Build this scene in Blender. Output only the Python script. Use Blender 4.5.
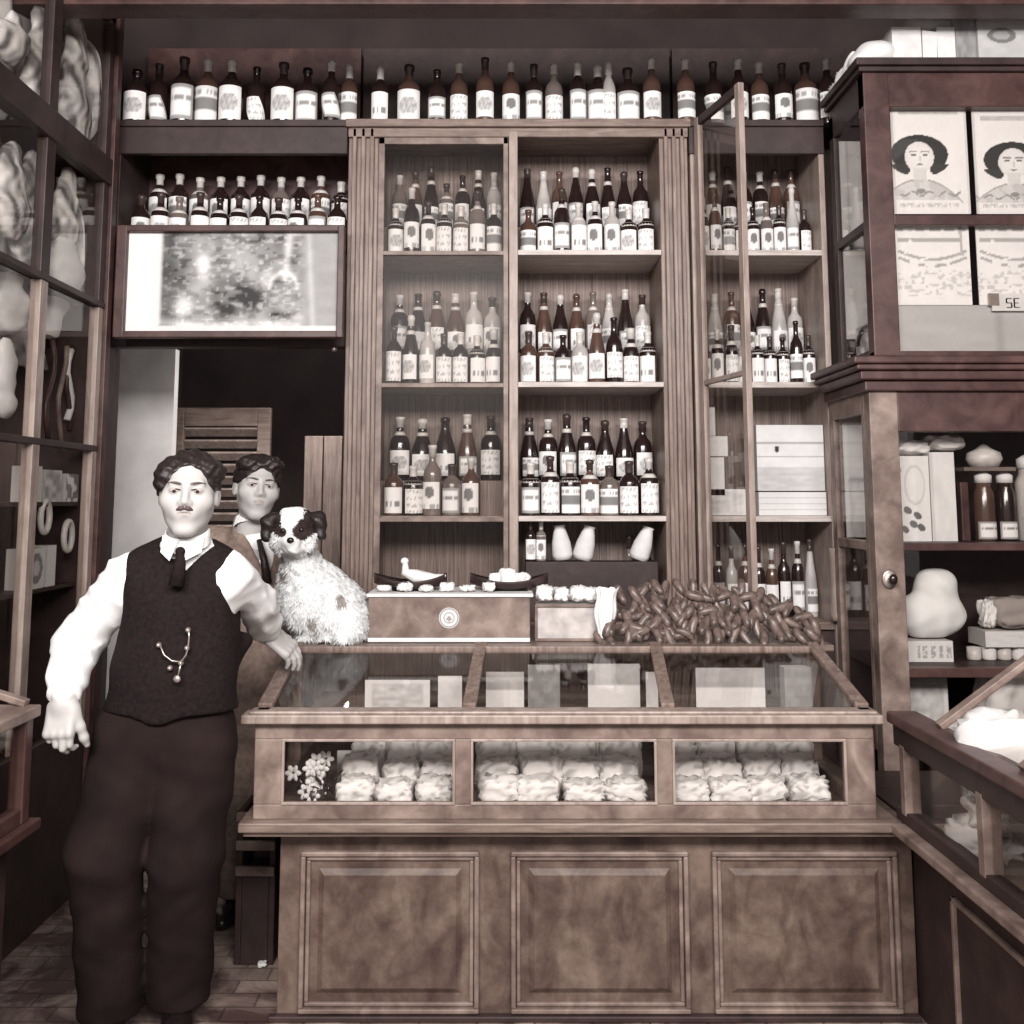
import bpy, math, random
import numpy as np
from mathutils import Vector, Matrix

for o in list(bpy.data.objects):
    bpy.data.objects.remove(o, do_unlink=True)
scene = bpy.context.scene
COL = scene.collection
PI = math.pi

# ------------------------------------------------------------------ camera
H = 1.5; F = 1000.0; TH = math.radians(6.5); CX = 500.0; CY = 500.0 - F * math.tan(TH)
cam = bpy.data.cameras.new('camera'); camo = bpy.data.objects.new('camera', cam); COL.objects.link(camo)
camo.location = (0, 0, H); camo.rotation_euler = (PI / 2 + TH, 0, 0)
cam.sensor_width = 36; cam.lens = 36 * F / 1024
cam.shift_x = (512 - CX) / 1024; cam.shift_y = -(512 - CY) / 1024
cam.clip_start = 0.05
scene.camera = camo

# ------------------------------------------------------------------ light
w = bpy.data.worlds.new('world'); scene.world = w; w.use_nodes = True
w.node_tree.nodes['Background'].inputs[0].default_value = (1.0, 0.93, 0.91, 1)
w.node_tree.nodes['Background'].inputs[1].default_value = 0.80
def area(name, loc, target, sx, sy, power, col=(1, 0.97, 0.95)):
    l = bpy.data.lights.new(name, 'AREA'); l.shape = 'RECTANGLE'; l.size = sx; l.size_y = sy
    l.energy = power; l.color = col
    o = bpy.data.objects.new(name, l); COL.objects.link(o); o.location = loc
    o.rotation_euler = (Vector(target) - Vector(loc)).to_track_quat('-Z', 'Y').to_euler()
area('shopfront_daylight', (0.0, -0.9, 3.3), (0.0, 4.0, 1.35), 4.2, 0.9, 400)
area('passage_fill', (-0.75, 4.86, 2.2), (-1.9, 5.02, 1.4), .15, .5, 7)  # unseen fill light, added to brighten the pale passage wall
area('back_room_fill', (-0.9, 5.9, 3.5), (-1.0, 5.6, 0), .8, .6, 12)  # added light without a visible source, lifts the dark room behind the doorway
scene.view_settings.view_transform = 'Standard'
scene.view_settings.look = 'None'
scene.view_settings.gamma = 1
scene.view_settings.exposure = 0.0
scene.view_settings.use_curve_mapping = False

# ------------------------------------------------------------------ helpers
def P(x, y, Y):
    """world point seen at photo pixel (x, y) on the plane at distance Y"""
    a = (x - CX) / F; b = (CY - y) / F
    dy = math.cos(TH) - b * math.sin(TH); dz = math.sin(TH) + b * math.cos(TH)
    t = Y / dy
    return Vector((a * t, Y, H + dz * t))
def PX(x, y, Y): return P(x, y, Y).x
def PZ(y, Y): return P(500, y, Y).z

def link(o): COL.objects.link(o); return o
def tag(o, label=None, cat=None, group=None, kind=None):
    if label: o['label'] = label
    if cat: o['category'] = cat
    if group: o['group'] = group
    if kind: o['kind'] = kind
    return o
def thing(name, label, cat, loc=(0, 0, 0), group=None):
    o = bpy.data.objects.new(name, None); link(o); o.location = loc; o.empty_display_size = 0.05
    return tag(o, label, cat, group)
def wloc(o):
    v = Vector((0, 0, 0))
    while o is not None:
        v += o.location; o = o.parent
    return v
def copy_tree(o, parent=None):
    c = o.copy(); COL.objects.link(c); c.parent = parent
    for ch in [q for q in KIDS.get(o.name, [])]:
        copy_tree(ch, c)
    return c
KIDS = {}

class MB:
    """collects shapes, links them as ONE mesh object"""
    def __init__(s): s.v = []; s.f = []; s.m = []; s.sm = []; s.c = []; s.mi = 0; s.col = None; s.smooth = False
    def add(s, vs, fs, smooth=None, cols=None):
        n = len(s.v); s.v += [tuple(v) for v in vs]
        s.f += [tuple(i + n for i in f) for f in fs]
        s.m += [s.mi] * len(fs); s.sm += [s.smooth if smooth is None else smooth] * len(fs)
        if cols is None: cols = [s.col or (1, 1, 1)] * len(vs)
        s.c += list(cols)
        return s
    def box(s, x0, x1, y0, y1, z0, z1):
        v = [(x, y, z) for z in (z0, z1) for y in (y0, y1) for x in (x0, x1)]
        return s.add(v, [(0, 2, 3, 1), (4, 5, 7, 6), (0, 1, 5, 4), (2, 6, 7, 3), (0, 4, 6, 2), (1, 3, 7, 5)], False)
    def obox(s, c, ax, ay, az, hx, hy, hz):
        c = Vector(c); v = [c + ax * (hx * i) + ay * (hy * j) + az * (hz * k) for k in (-1, 1) for j in (-1, 1) for i in (-1, 1)]
        return s.add(v, [(0, 2, 3, 1), (4, 5, 7, 6), (0, 1, 5, 4), (2, 6, 7, 3), (0, 4, 6, 2), (1, 3, 7, 5)], False)
    def bar(s, a, b, wd, ht, up=(0, 0, 1)):
        a = Vector(a); b = Vector(b); d = (b - a); L = d.length; d.normalize()
        u = Vector(up); sx = d.cross(u)
        if sx.length < 1e-4: sx = Vector((1, 0, 0))
        sx.normalize(); u2 = sx.cross(d)
        return s.obox((a + b) / 2, d, sx, u2, L / 2, wd / 2, ht / 2)
    def tube(s, pts, r, n=8, caps=True):
        pts = [Vector(p) for p in pts]; k = len(pts)
        rr = r if isinstance(r, (list, tuple)) else [r] * k
        vs = []; fs = []; prev = None
        for i, p in enumerate(pts):
            d = (pts[min(i + 1, k - 1)] - pts[max(i - 1, 0)]).normalized()
            u = prev if prev is not None else (Vector((0, 0, 1)) if abs(d.z) < 0.9 else Vector((0, 1, 0)))
            a = d.cross(u).normalized(); u = a.cross(d).normalized(); prev = u
            for j in range(n):
                t = 2 * PI * j / n; vs.append(p + (a * math.cos(t) + u * math.sin(t)) * rr[i])
        for i in range(k - 1):
            for j in range(n):
                j2 = (j + 1) % n; fs.append((i * n + j, i * n + j2, (i + 1) * n + j2, (i + 1) * n + j))
        if caps: fs.append(tuple(range(n))[::-1]); fs.append(tuple((k - 1) * n + j for j in range(n)))
        return s.add(vs, fs, True)
    def lathe(s, prof, c=(0, 0, 0), n=20, smooth=True, sq=None):
        vs = []; fs = []; k = len(prof)
        for (r, z) in prof:
            for j in range(n):
                t = 2 * PI * j / n; vs.append((c[0] + r * math.cos(t), c[1] + r * math.sin(t) * (sq or 1), c[2] + z))
        for i in range(k - 1):
            for j in range(n):
                j2 = (j + 1) % n; fs.append((i * n + j, i * n + j2, (i + 1) * n + j2, (i + 1) * n + j))
        fs.append(tuple(range(n))[::-1]); fs.append(tuple((k - 1) * n + j for j in range(n)))
        return s.add(vs, fs, smooth)
    def ell(s, c, r, n=14, m=9, rot=None):
        vs = []; fs = []; c = Vector(c)
        for i in range(m + 1):
            ph = PI * i / m
            for j in range(n):
                t = 2 * PI * j / n
                q = Vector((r[0] * math.sin(ph) * math.cos(t), r[1] * math.sin(ph) * math.sin(t), r[2] * math.cos(ph)))
                if rot is not None: q = rot @ q
                vs.append(c + q)
        for i in range(m):
            for j in range(n):
                j2 = (j + 1) % n; fs.append((i * n + j, (i + 1) * n + j, (i + 1) * n + j2, i * n + j2))
        return s.add(vs, fs, True)
    def build(s, name, mat, parent=None, bevel=0, **k):
        base = wloc(parent) if parent is not None else None
        if base is None:
            A = np.array(s.v); base = Vector(((A[:, 0].min() + A[:, 0].max()) / 2, (A[:, 1].min() + A[:, 1].max()) / 2, A[:, 2].min()))
            loc = base
        else: loc = Vector((0, 0, 0))
        me = bpy.data.meshes.new(name)
        me.from_pydata([(v[0] - base.x, v[1] - base.y, v[2] - base.z) for v in s.v], [], s.f)
        mats = mat if isinstance(mat, (list, tuple)) else [mat]
        for m_ in mats: me.materials.append(m_)
        me.polygons.foreach_set('material_index', s.m); me.polygons.foreach_set('use_smooth', s.sm)
        ca = me.color_attributes.new('Col', 'FLOAT_COLOR', 'POINT')
        ca.data.foreach_set('color', np.array([(c[0], c[1], c[2], 1) for c in s.c], dtype=np.float32).ravel())
        me.validate(); me.update()
        o = bpy.data.objects.new(name, me); link(o); o.location = loc
        if parent is not None:
            o.parent = parent; KIDS.setdefault(parent.name, []).append(o)
        if bevel:
            b = o.modifiers.new('bevel', 'BEVEL'); b.width = bevel; b.segments = 2; b.limit_method = 'ANGLE'; b.harden_normals = False
        return tag(o, **k)

# ------------------------------------------------------------------ materials
def _nt(name):
    m = bpy.data.materials.new(name); m.use_nodes = True; nt = m.node_tree
    return m, nt, nt.nodes['Principled BSDF']
def wood(name, dark, light, rough=0.5, sc=(1, 1, 1), spec=0.35, wear=0.0):
    m, nt, b = _nt(name); N = nt.nodes; L = nt.links
    tc = N.new('ShaderNodeTexCoord'); mp = N.new('ShaderNodeMapping'); mp.inputs['Scale'].default_value = sc
    no = N.new('ShaderNodeTexNoise'); no.inputs['Scale'].default_value = 9; no.inputs['Detail'].default_value = 6; no.inputs['Distortion'].default_value = 1.2
    cr = N.new('ShaderNodeValToRGB'); cr.color_ramp.elements[0].position = 0.3; cr.color_ramp.elements[1].position = 0.72
    cr.color_ramp.elements[0].color = (*dark, 1); cr.color_ramp.elements[1].color = (*light, 1)
    L.new(tc.outputs['Object'], mp.inputs[0]); L.new(mp.outputs[0], no.inputs['Vector']); L.new(no.outputs[0], cr.inputs[0])
    out = cr.outputs[0]
    if wear:
        n2 = N.new('ShaderNodeTexNoise'); n2.inputs['Scale'].default_value = 9; n2.inputs['Detail'].default_value = 9; n2.inputs['Roughness'].default_value = 0.7
        c2 = N.new('ShaderNodeValToRGB'); c2.color_ramp.elements[0].position = 0.38; c2.color_ramp.elements[1].position = 0.62
        mx = N.new('ShaderNodeMixRGB'); mx.blend_type = 'MULTIPLY'; mx.inputs[0].default_value = wear
        c2.color_ramp.elements[0].color = (0.42, 0.35, 0.34, 1); c2.color_ramp.elements[1].color = (1.15, 1.15, 1.15, 1)
        L.new(tc.outputs['Object'], n2.inputs['Vector']); L.new(n2.outputs[0], c2.inputs[0]); L.new(out, mx.inputs[1]); L.new(c2.outputs[0], mx.inputs[2]); out = mx.outputs[0]
    L.new(out, b.inputs['Base Color'])
    bp = N.new('ShaderNodeBump'); bp.inputs['Strength'].default_value = 0.12; bp.inputs['Distance'].default_value = 0.01
    L.new(no.outputs[0], bp.inputs['Height']); L.new(bp.outputs[0], b.inputs['Normal'])
    b.inputs['Roughness'].default_value = rough; b.inputs['Specular IOR Level'].default_value = spec
    return m
def plain(name, c, rough=0.6, var=0.15, sc=18, spec=0.3, metal=0, vcol=False, bump=0.1):
    m, nt, b = _nt(name); N = nt.nodes; L = nt.links
    tc = N.new('ShaderNodeTexCoord'); no = N.new('ShaderNodeTexNoise'); no.inputs['Scale'].default_value = sc; no.inputs['Detail'].default_value = 5
    cr = N.new('ShaderNodeValToRGB'); e = cr.color_ramp.elements; e[0].position = 0.3; e[1].position = 0.7
    e[0].color = tuple(x * (1 - var) for x in c) + (1,); e[1].color = tuple(min(1, x * (1 + var * 0.5)) for x in c) + (1,)
    L.new(tc.outputs['Object'], no.inputs['Vector']); L.new(no.outputs[0], cr.inputs[0]); out = cr.outputs[0]
    if vcol:
        at = N.new('ShaderNodeAttribute'); at.attribute_name = 'Col'; mx = N.new('ShaderNodeMixRGB'); mx.blend_type = 'MULTIPLY'; mx.inputs[0].default_value = 1
        L.new(out, mx.inputs[1]); L.new(at.outputs['Color'], mx.inputs[2]); out = mx.outputs[0]
    L.new(out, b.inputs['Base Color'])
    if bump:
        bp = N.new('ShaderNodeBump'); bp.inputs['Strength'].default_value = bump; bp.inputs['Distance'].default_value = 0.01
        L.new(no.outputs[0], bp.inputs['Height']); L.new(bp.outputs[0], b.inputs['Normal'])
    b.inputs['Roughness'].default_value = rough; b.inputs['Specular IOR Level'].default_value = spec; b.inputs['Metallic'].default_value = metal
    return m
def pane_mat(name, f=0.025, rough=0.02):
    m = bpy.data.materials.new(name); m.use_nodes = True; nt = m.node_tree; N = nt.nodes; L = nt.links
    for n in list(N): N.remove(n)
    o = N.new('ShaderNodeOutputMaterial'); t = N.new('ShaderNodeBsdfTransparent'); g = N.new('ShaderNodeBsdfGlossy'); mx = N.new('ShaderNodeMixShader')
    lw = N.new('ShaderNodeLayerWeight'); lw.inputs['Blend'].default_value = 0.5
    pw = N.new('ShaderNodeMath'); pw.operation = 'POWER'; pw.inputs[1].default_value = 5; L.new(lw.outputs['Facing'], pw.inputs[0])
    fr = N.new('ShaderNodeMath'); fr.operation = 'MULTIPLY_ADD'; fr.inputs[1].default_value = 0.7; fr.inputs[2].default_value = f; L.new(pw.outputs[0], fr.inputs[0])
    no = N.new('ShaderNodeTexNoise'); no.inputs['Scale'].default_value = 3
    bp = N.new('ShaderNodeBump'); bp.inputs['Strength'].default_value = 0.02; L.new(no.outputs[0], bp.inputs['Height']); L.new(bp.outputs[0], g.inputs['Normal'])
    t.inputs[0].default_value = (0.93, 0.92, 0.91, 1); g.inputs['Roughness'].default_value = rough; g.inputs[0].default_value = (0.95, 0.93, 0.92, 1)
    L.new(fr.outputs[0], mx.inputs[0]); L.new(t.outputs[0], mx.inputs[1]); L.new(g.outputs[0], mx.inputs[2]); L.new(mx.outputs[0], o.inputs[0])
    return m
W_MID = wood('worn_brown_wood', (0.15, 0.105, 0.09), (0.31, 0.235, 0.20), 0.45, (1, 1, 1), wear=0.55)
W_PANEL = wood('counter_panel_wood', (0.075, 0.045, 0.038), (0.20, 0.145, 0.115), 0.45, (1, 1, 0.6), wear=0.7)
W_LIGHT = wood('pale_brown_wood', (0.24, 0.18, 0.155), (0.42, 0.34, 0.30), 0.4, (3, 3, 0.5), wear=0.25)
W_H = wood('brown_wood_lengthwise', (0.14, 0.095, 0.08), (0.29, 0.22, 0.185), 0.4, (0.5, 4, 4), wear=0.35)
W_V = wood('brown_wood_upright', (0.13, 0.088, 0.075), (0.30, 0.225, 0.19), 0.4, (5, 5, 0.4), wear=0.3)
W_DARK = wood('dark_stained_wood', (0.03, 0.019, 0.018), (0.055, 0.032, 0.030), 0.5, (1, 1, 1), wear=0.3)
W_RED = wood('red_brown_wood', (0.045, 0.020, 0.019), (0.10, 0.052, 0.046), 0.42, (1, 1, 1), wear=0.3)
W_PALE = wood('lit_shelf_edge', (0.42, 0.36, 0.33), (0.66, 0.60, 0.57), 0.4, (0.5, 4, 4), wear=0.2)  # shelf wood made paler: light caught on the edges is put into the colour
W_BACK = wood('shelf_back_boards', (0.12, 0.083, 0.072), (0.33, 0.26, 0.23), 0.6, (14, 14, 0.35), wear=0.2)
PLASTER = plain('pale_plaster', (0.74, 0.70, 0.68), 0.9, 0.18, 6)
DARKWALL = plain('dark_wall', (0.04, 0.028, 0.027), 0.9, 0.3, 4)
GLASS = pane_mat('window_glass')
GLASS_HAZY = pane_mat('hazy_window_glass', .004, .30)
G_DARK = plain('dark_bottle_glass', (0.022, 0.012, 0.011), 0.12, 0.2, 10, 0.6, bump=0)
G_BROWN = plain('brown_bottle_glass', (0.10, 0.055, 0.042), 0.15, 0.3, 10, 0.6, bump=0)
G_GREY = plain('smoky_bottle_glass', (0.19, 0.15, 0.135), 0.15, 0.3, 10, 0.6, bump=0)
G_CLEAR = plain('milky_bottle_glass', (0.52, 0.48, 0.46), 0.2, 0.25, 10, 0.5, bump=0)
PAPER_V = plain('printed_paper', (1, 1, 1), 0.7, 0.06, 60, 0.2, vcol=True, bump=0.02)
PAPER = plain('white_paper', (0.74, 0.72, 0.71), 0.75, 0.14, 14)
FOIL = plain('pale_foil', (0.62, 0.58, 0.55), 0.35, 0.2, 30, 0.5)
FOIL_D = plain('dark_foil', (0.06, 0.04, 0.036), 0.3, 0.2, 30, 0.5)
SKIN = plain('skin', (0.48, 0.455, 0.44), 0.5, 0.05, 25, 0.35, vcol=True, bump=0.03)
HAIR = plain('black_hair', (0.022, 0.015, 0.014), 0.45, 0.4, 60, 0.4, bump=0.4)
SHIRT = plain('white_cotton', (0.86, 0.85, 0.84), 0.85, 0.05, 20, 0.1, bump=0.1)
VEST = plain('black_wool', (0.017, 0.0115, 0.0115), 0.9, 0.35, 90, 0.12, bump=0.15)
TROUS = plain('dark_trouser_wool', (0.019, 0.0115, 0.011), 0.9, 0.4, 7, 0.12, bump=0.1)
TWEED = plain('brown_tweed', (0.25, 0.185, 0.155), 0.9, 0.3, 50, 0.1)
LEATHER = plain('black_leather', (0.015, 0.01, 0.01), 0.25, 0.2, 30, 0.5)
BRASS = plain('pale_metal', (0.5, 0.42, 0.38), 0.3, 0.1, 30, 0.5, metal=0.7)
DOGM = plain('dog_coat', (1, 1, 1), 0.85, 0.12, 40, 0.1, vcol=True, bump=0.3)
BANANA = plain('brown_banana_skin', (0.17, 0.122, 0.105), 0.35, 0.8, 26, 0.5)
CLOTHG = plain('grey_card', (0.36, 0.315, 0.29), 0.8, 0.12, 8)
TILE = None
def floor_mat():
    m, nt, b = _nt('worn_floor'); N = nt.nodes; L = nt.links
    tc = N.new('ShaderNodeTexCoord'); no = N.new('ShaderNodeTexNoise'); no.inputs['Scale'].default_value = 3.2; no.inputs['Detail'].default_value = 8; no.inputs['Roughness'].default_value = 0.65; no.inputs['Distortion'].default_value = 0.8
    br = N.new('ShaderNodeTexBrick'); br.inputs['Scale'].default_value = 3.0; br.inputs['Mortar Size'].default_value = 0.012; br.inputs['Color1'].default_value = (1, 1, 1, 1); br.inputs['Color2'].default_value = (0.6, 0.55, 0.55, 1); br.inputs['Mortar'].default_value = (0.3, 0.25, 0.25, 1)
    cr = N.new('ShaderNodeValToRGB'); e = cr.color_ramp.elements; e[0].position = 0.45; e[0].color = (0.075, 0.042, 0.038, 1); e[1].position = 0.66; e[1].color = (0.42, 0.33, 0.28, 1)
    mx = N.new('ShaderNodeMixRGB'); mx.blend_type = 'MULTIPLY'; mx.inputs[0].default_value = 0.8
    L.new(tc.outputs['Object'], no.inputs['Vector']); L.new(tc.outputs['Object'], br.inputs['Vector'])
    L.new(no.outputs[0], cr.inputs[0]); L.new(cr.outputs[0], mx.inputs[1]); L.new(br.outputs[0], mx.inputs[2]); L.new(mx.outputs[0], b.inputs['Base Color'])
    b.inputs['Roughness'].default_value = 0.55
    return m
FLOOR = floor_mat()

# ------------------------------------------------------------------ room shell
def struct(name, mb, mat, parent=None, bevel=0):
    o = mb.build(name, mat, parent, bevel)
    if parent is None: o['kind'] = 'structure'
    return o
XL, XR, YB, ZC = -2.05, 2.75, 4.66, 3.85
struct('floor', MB().box(XL, XR, -0.6, 6.6, -0.1, 0), FLOOR)
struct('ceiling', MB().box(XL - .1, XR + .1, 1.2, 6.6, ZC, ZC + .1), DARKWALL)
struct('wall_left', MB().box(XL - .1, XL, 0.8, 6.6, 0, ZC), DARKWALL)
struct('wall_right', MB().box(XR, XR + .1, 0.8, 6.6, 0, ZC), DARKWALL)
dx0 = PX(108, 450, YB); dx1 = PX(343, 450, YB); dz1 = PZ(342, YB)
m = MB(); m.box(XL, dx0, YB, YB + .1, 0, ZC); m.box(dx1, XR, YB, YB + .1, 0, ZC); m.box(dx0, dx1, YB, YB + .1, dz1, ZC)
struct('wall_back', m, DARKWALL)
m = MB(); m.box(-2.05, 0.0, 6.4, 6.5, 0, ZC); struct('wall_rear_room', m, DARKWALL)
# pale plastered partition seen through the doorway
struct('wall_passage', MB().box(PX(92, 450, 5.0), PX(172, 450, 5.0), 5.0, 5.06, 0, PZ(349, 5.0)), PLASTER)
m = MB(); z = PZ(13, 3.62); m.box(XL, XR, 3.55, 3.67, z, z + .16); m.box(XL, XR, 3.53, 3.56, z + .03, z + .06)
struct('trim_ceiling_beam', m, W_RED, bevel=.006)

# louvred shutter door in the back room
x0 = PX(172, 430, 5.4); x1 = PX(271, 430, 5.4); zt = PZ(408, 5.4)
t = thing('shutter_door', 'brown wooden door with louvred slats in dark back room behind the two men', 'door', ((x0 + x1) / 2, 5.4, 0))
m = MB(); m.box(x0, x0 + .07, 5.38, 5.42, 0, zt); m.box(x1 - .07, x1, 5.38, 5.42, 0, zt); m.box(x0 + .07, x1 - .07, 5.381, 5.419, zt - .10, zt); m.box(x0 + .07, x1 - .07, 5.381, 5.419, 0, .2); m.box(x0 + .07, x1 - .07, 5.381, 5.419, .9, 1.0)
m.build('door_frame', W_H, t, .004)
m = MB()
k = 0; z = zt - .13
while z > 0.25:
    if not (.86 < z < 1.04): m.obox(((x0 + x1) / 2, 5.405, z), Vector((1, 0, 0)), Vector((0, .8, -.6)), Vector((0, .6, .8)), (x1 - x0) / 2 - .07, .03, .006)
    z -= .065
m.build('louvre_panel', W_LIGHT, t)
# plank partition right of the shutter door
m = MB(); x0 = PX(304, 470, 5.0); x1 = PX(362, 470, 5.0)
for i in range(3):
    a = x0 + (x1 - x0) * i / 3; m.box(a, a + (x1 - x0) / 3 - .006, 5.0, 5.03, 0, PZ(436, 5.0))
m.build('plank_screen', W_V, None, .003, label='upright plank screen in the passage behind the dog', cat='screen')

# ------------------------------------------------------------------ wall shelving
YF = 4.20; YK = 4.56
zs = [PZ(y, YF) for y in (121, 250, 382, 516)]           # shelf tops, top to bottom
ZT, Z1, Z2, Z3 = zs; Z4 = 1.0
# centre unit
xa0 = PX(345, 340, YF); xa1 = PX(376, 340, YF); xm0 = PX(509, 340, YF); xm1 = PX(518, 340, YF); xb0 = PX(663, 340, YF); xb1 = PX(692, 340, YF)
t = thing('bottle_cabinet', 'tall brown wooden wall cabinet with two bays of bottle shelves behind the counter', 'cabinet', ((xa0 + xb1) / 2, 4.4, 0))
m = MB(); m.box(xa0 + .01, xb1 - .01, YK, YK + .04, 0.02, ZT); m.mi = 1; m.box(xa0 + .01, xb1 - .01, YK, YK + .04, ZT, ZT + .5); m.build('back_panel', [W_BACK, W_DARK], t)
for (a, b) in ((xa0, xa1), (xb0, xb1)):
    m = MB(); m.box(a, b, YF + .01, YK, 0, ZT); wdt = (b - a) / 7
    for i in range(3): m.box(a + wdt * (1 + 2 * i), a + wdt * (2 + 2 * i), YF - .01, YF + .02, 0, ZT - .03)
    m.box(a - .004, b + .004, YF - .02, YF + .01, 0, .12)
    m.build('pilaster', W_V, t, .004)
m = MB(); m.box(xa0 - .01, xb1 + .01, YF - .03, YK, ZT - .035, ZT); m.build('top_shelf', W_H, t, .004)
m = MB(); m.box(xa0, xb1, YF - .01, YF + .02, ZT - .075, ZT - .035); m.build('frieze', W_H, t, .003)
m = MB(); m.box(xm0, xm1, YF - .012, YK, 0, ZT - .05); m.build('divider', W_LIGHT, t, .003)
for z in (Z1, Z2, Z3):
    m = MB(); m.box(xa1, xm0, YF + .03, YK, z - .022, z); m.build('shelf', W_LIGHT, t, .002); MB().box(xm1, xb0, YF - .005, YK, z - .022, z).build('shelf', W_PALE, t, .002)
    m = MB(); m.box(xa1, xm0, YF + .18, YK, z, z + .15); m.build('riser', W_BACK, t); MB().box(xm1, xb0, YF + .18, YK, z, z + .15).build('riser', W_BACK, t)
m = MB(); m.box(xa1, xb0, YF - .01, YK, Z4 - .03, Z4); m.build('shelf', W_H, t, .002)
m = MB(); m.box(xa1, xb0, YF + .02, YF + .04, 0.02, Z4 - .03)
for i in range(4): a = xa1 + (xb0 - xa1) * i / 4; m.box(a + .04, a + (xb0 - xa1) / 4 - .04, YF + .0, YF + .02, .12, Z4 - .12)
m.build('lower_panel', W_DARK, t, .004)
# glazed door over the left bay
m = MB(); zt = ZT - .078
m.box(xa1 + .002, xa1 + .028, YF - .012, YF + .012, Z4 + .02, zt); m.box(xm0 - .024, xm0 - .003, YF - .012, YF + .012, Z4 + .02, zt)
m.box(xa1 + .002, xm0 - .003, YF - .012, YF + .012, zt - .03, zt); m.box(xa1 + .002, xm0 - .003, YF - .012, YF + .012, Z4 + .02, Z4 + .06)
for z in (Z1, Z2, Z3): m.box(xa1 + .02, xm0 - .02, YF - .010, YF + .010, z - .024, z - .006)
d = m.build('door', W_MID, t, .002)
MB().box(xa1 + .02, xm0 - .02, YF - .001, YF + .001, Z4 + .05, zt - .02).build('door_glass', GLASS_HAZY, d)

# right corner unit with its glazed door standing open
xc0 = xb1 + .004; xd1 = PX(828, 340, YF)
t = thing('corner_cabinet', 'brown wooden corner cabinet with open glazed door and bottle shelves, right bay', 'cabinet', ((xc0 + xd1) / 2, 4.4, 0))
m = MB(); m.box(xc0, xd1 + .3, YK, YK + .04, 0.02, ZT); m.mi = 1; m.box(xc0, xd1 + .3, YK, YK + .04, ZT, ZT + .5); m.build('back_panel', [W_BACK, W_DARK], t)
MB().box(xc0 + .005, xc0 + .035, YF, YK, 0, ZT).build('side_panel', W_LIGHT, t, .003)
MB().box(xd1 - .012, xd1 + .012, YF, YK, 0, ZT).build('side_panel', W_LIGHT, t, .003)
MB().box(xc0 - .005, xd1 + .012, YF - .02, YK, ZT - .03, ZT).build('top_shelf', W_DARK, t, .004)
MB().box(xc0, xd1 + .012, YF - .01, YF + .02, ZT - .15, ZT - .03).build('frieze', W_DARK, t, .003)
for z in (Z1, Z2, Z3):
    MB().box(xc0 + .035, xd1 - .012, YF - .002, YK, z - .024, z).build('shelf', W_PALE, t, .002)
    if z != Z3: MB().box(xc0 + .035, xd1 - .012, YF + .18, YK, z, z + .15).build('riser', W_BACK, t)
MB().box(xc0 + .035, xd1 - .012, YF, YK, Z4 - .03, Z4).build('shelf', W_H, t, .002)
MB().box(xc0 + .035, xd1 - .012, YF + .02, YF + .04, 0.02, Z4 - .03).build('lower_panel', W_DARK, t)
hx, hy = xc0 + .03, YF - .02; e = P(749, 368, 3.78); ex, ey = e.x, e.y
dd = Vector((ex - hx, ey - hy, 0)); DL = dd.length; dd.normalize(); dn = Vector((-dd.y, dd.x, 0)); zz = Vector((0, 0, 1))
def dbox(m, u0, u1, z0, z1, th=.012): m.obox(Vector((hx, hy, 0)) + dd * ((u0 + u1) / 2) + zz * ((z0 + z1) / 2), dd, dn, zz, (u1 - u0) / 2, th, (z1 - z0) / 2)
m = MB(); dz0 = 1.04; dz1_ = ZT - .005
dbox(m, 0, .04, dz0, dz1_); dbox(m, DL - .035, DL, dz0, dz1_);  dbox(m, 0, DL, dz0, dz0 + .05, .011)
dbox(m, .03, DL - .03, Z2 - .02, Z2, .010)
d = m.build('door', W_LIGHT, t, .002)
m = MB(); dbox(m, .04, DL - .035, dz1_ - .035, dz1_, .011); m.build('top_rail', W_DARK, d, .002)
m = MB(); dbox(m, .035, DL - .03, dz0 + .04, dz1_ - .03, .001); m.build('door_glass', GLASS, d)

# shelf over the doorway
xl0 = PX(112, 200, YF); xl1 = xa0 - .004
t = thing('wall_shelf', 'dark wooden two-tier bottle shelf above the passage opening on the left', 'shelf', ((xl0 + xl1) / 2, 4.4, 2.3))
MB().box(xl0, xl1, YF - .02, YK, ZT - .03, ZT).build('shelf', W_DARK, t, .003)
MB().box(xl0, xl1, YF - .01, YF + .02, ZT - .15, ZT - .03).build('fascia', W_DARK, t, .003)
zl = PZ(244, YF)
MB().box(xl0, xl1, YF + .0, YK, zl - .03, zl).build('shelf', W_DARK, t, .003)
MB().box(xl0, xl1, YF + .17, YK, zl, zl + .13).build('riser', W_RED, t)
MB().box(xl0, xl1, YK, YK + .04, zl - .3, ZT + .5).build('back_panel', W_RED, t)
MB().box(xl0, xl0 + .03, YF, YK, zl - .3, ZT - .03).build('side_panel', W_DARK, t, .003)
# door-head trim and jamb
m = MB(); zt = PZ(338, YF); m.box(xl0 - .05, xl1, YF + .05, YF + .12, zt - .03, zl - .031); m.box(xl0 - .1, xl0 - .0, YF + .05, YF + .12, 0, zl - .03)
struct('trim_door_head', m, W_DARK, bevel=.004)

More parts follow.
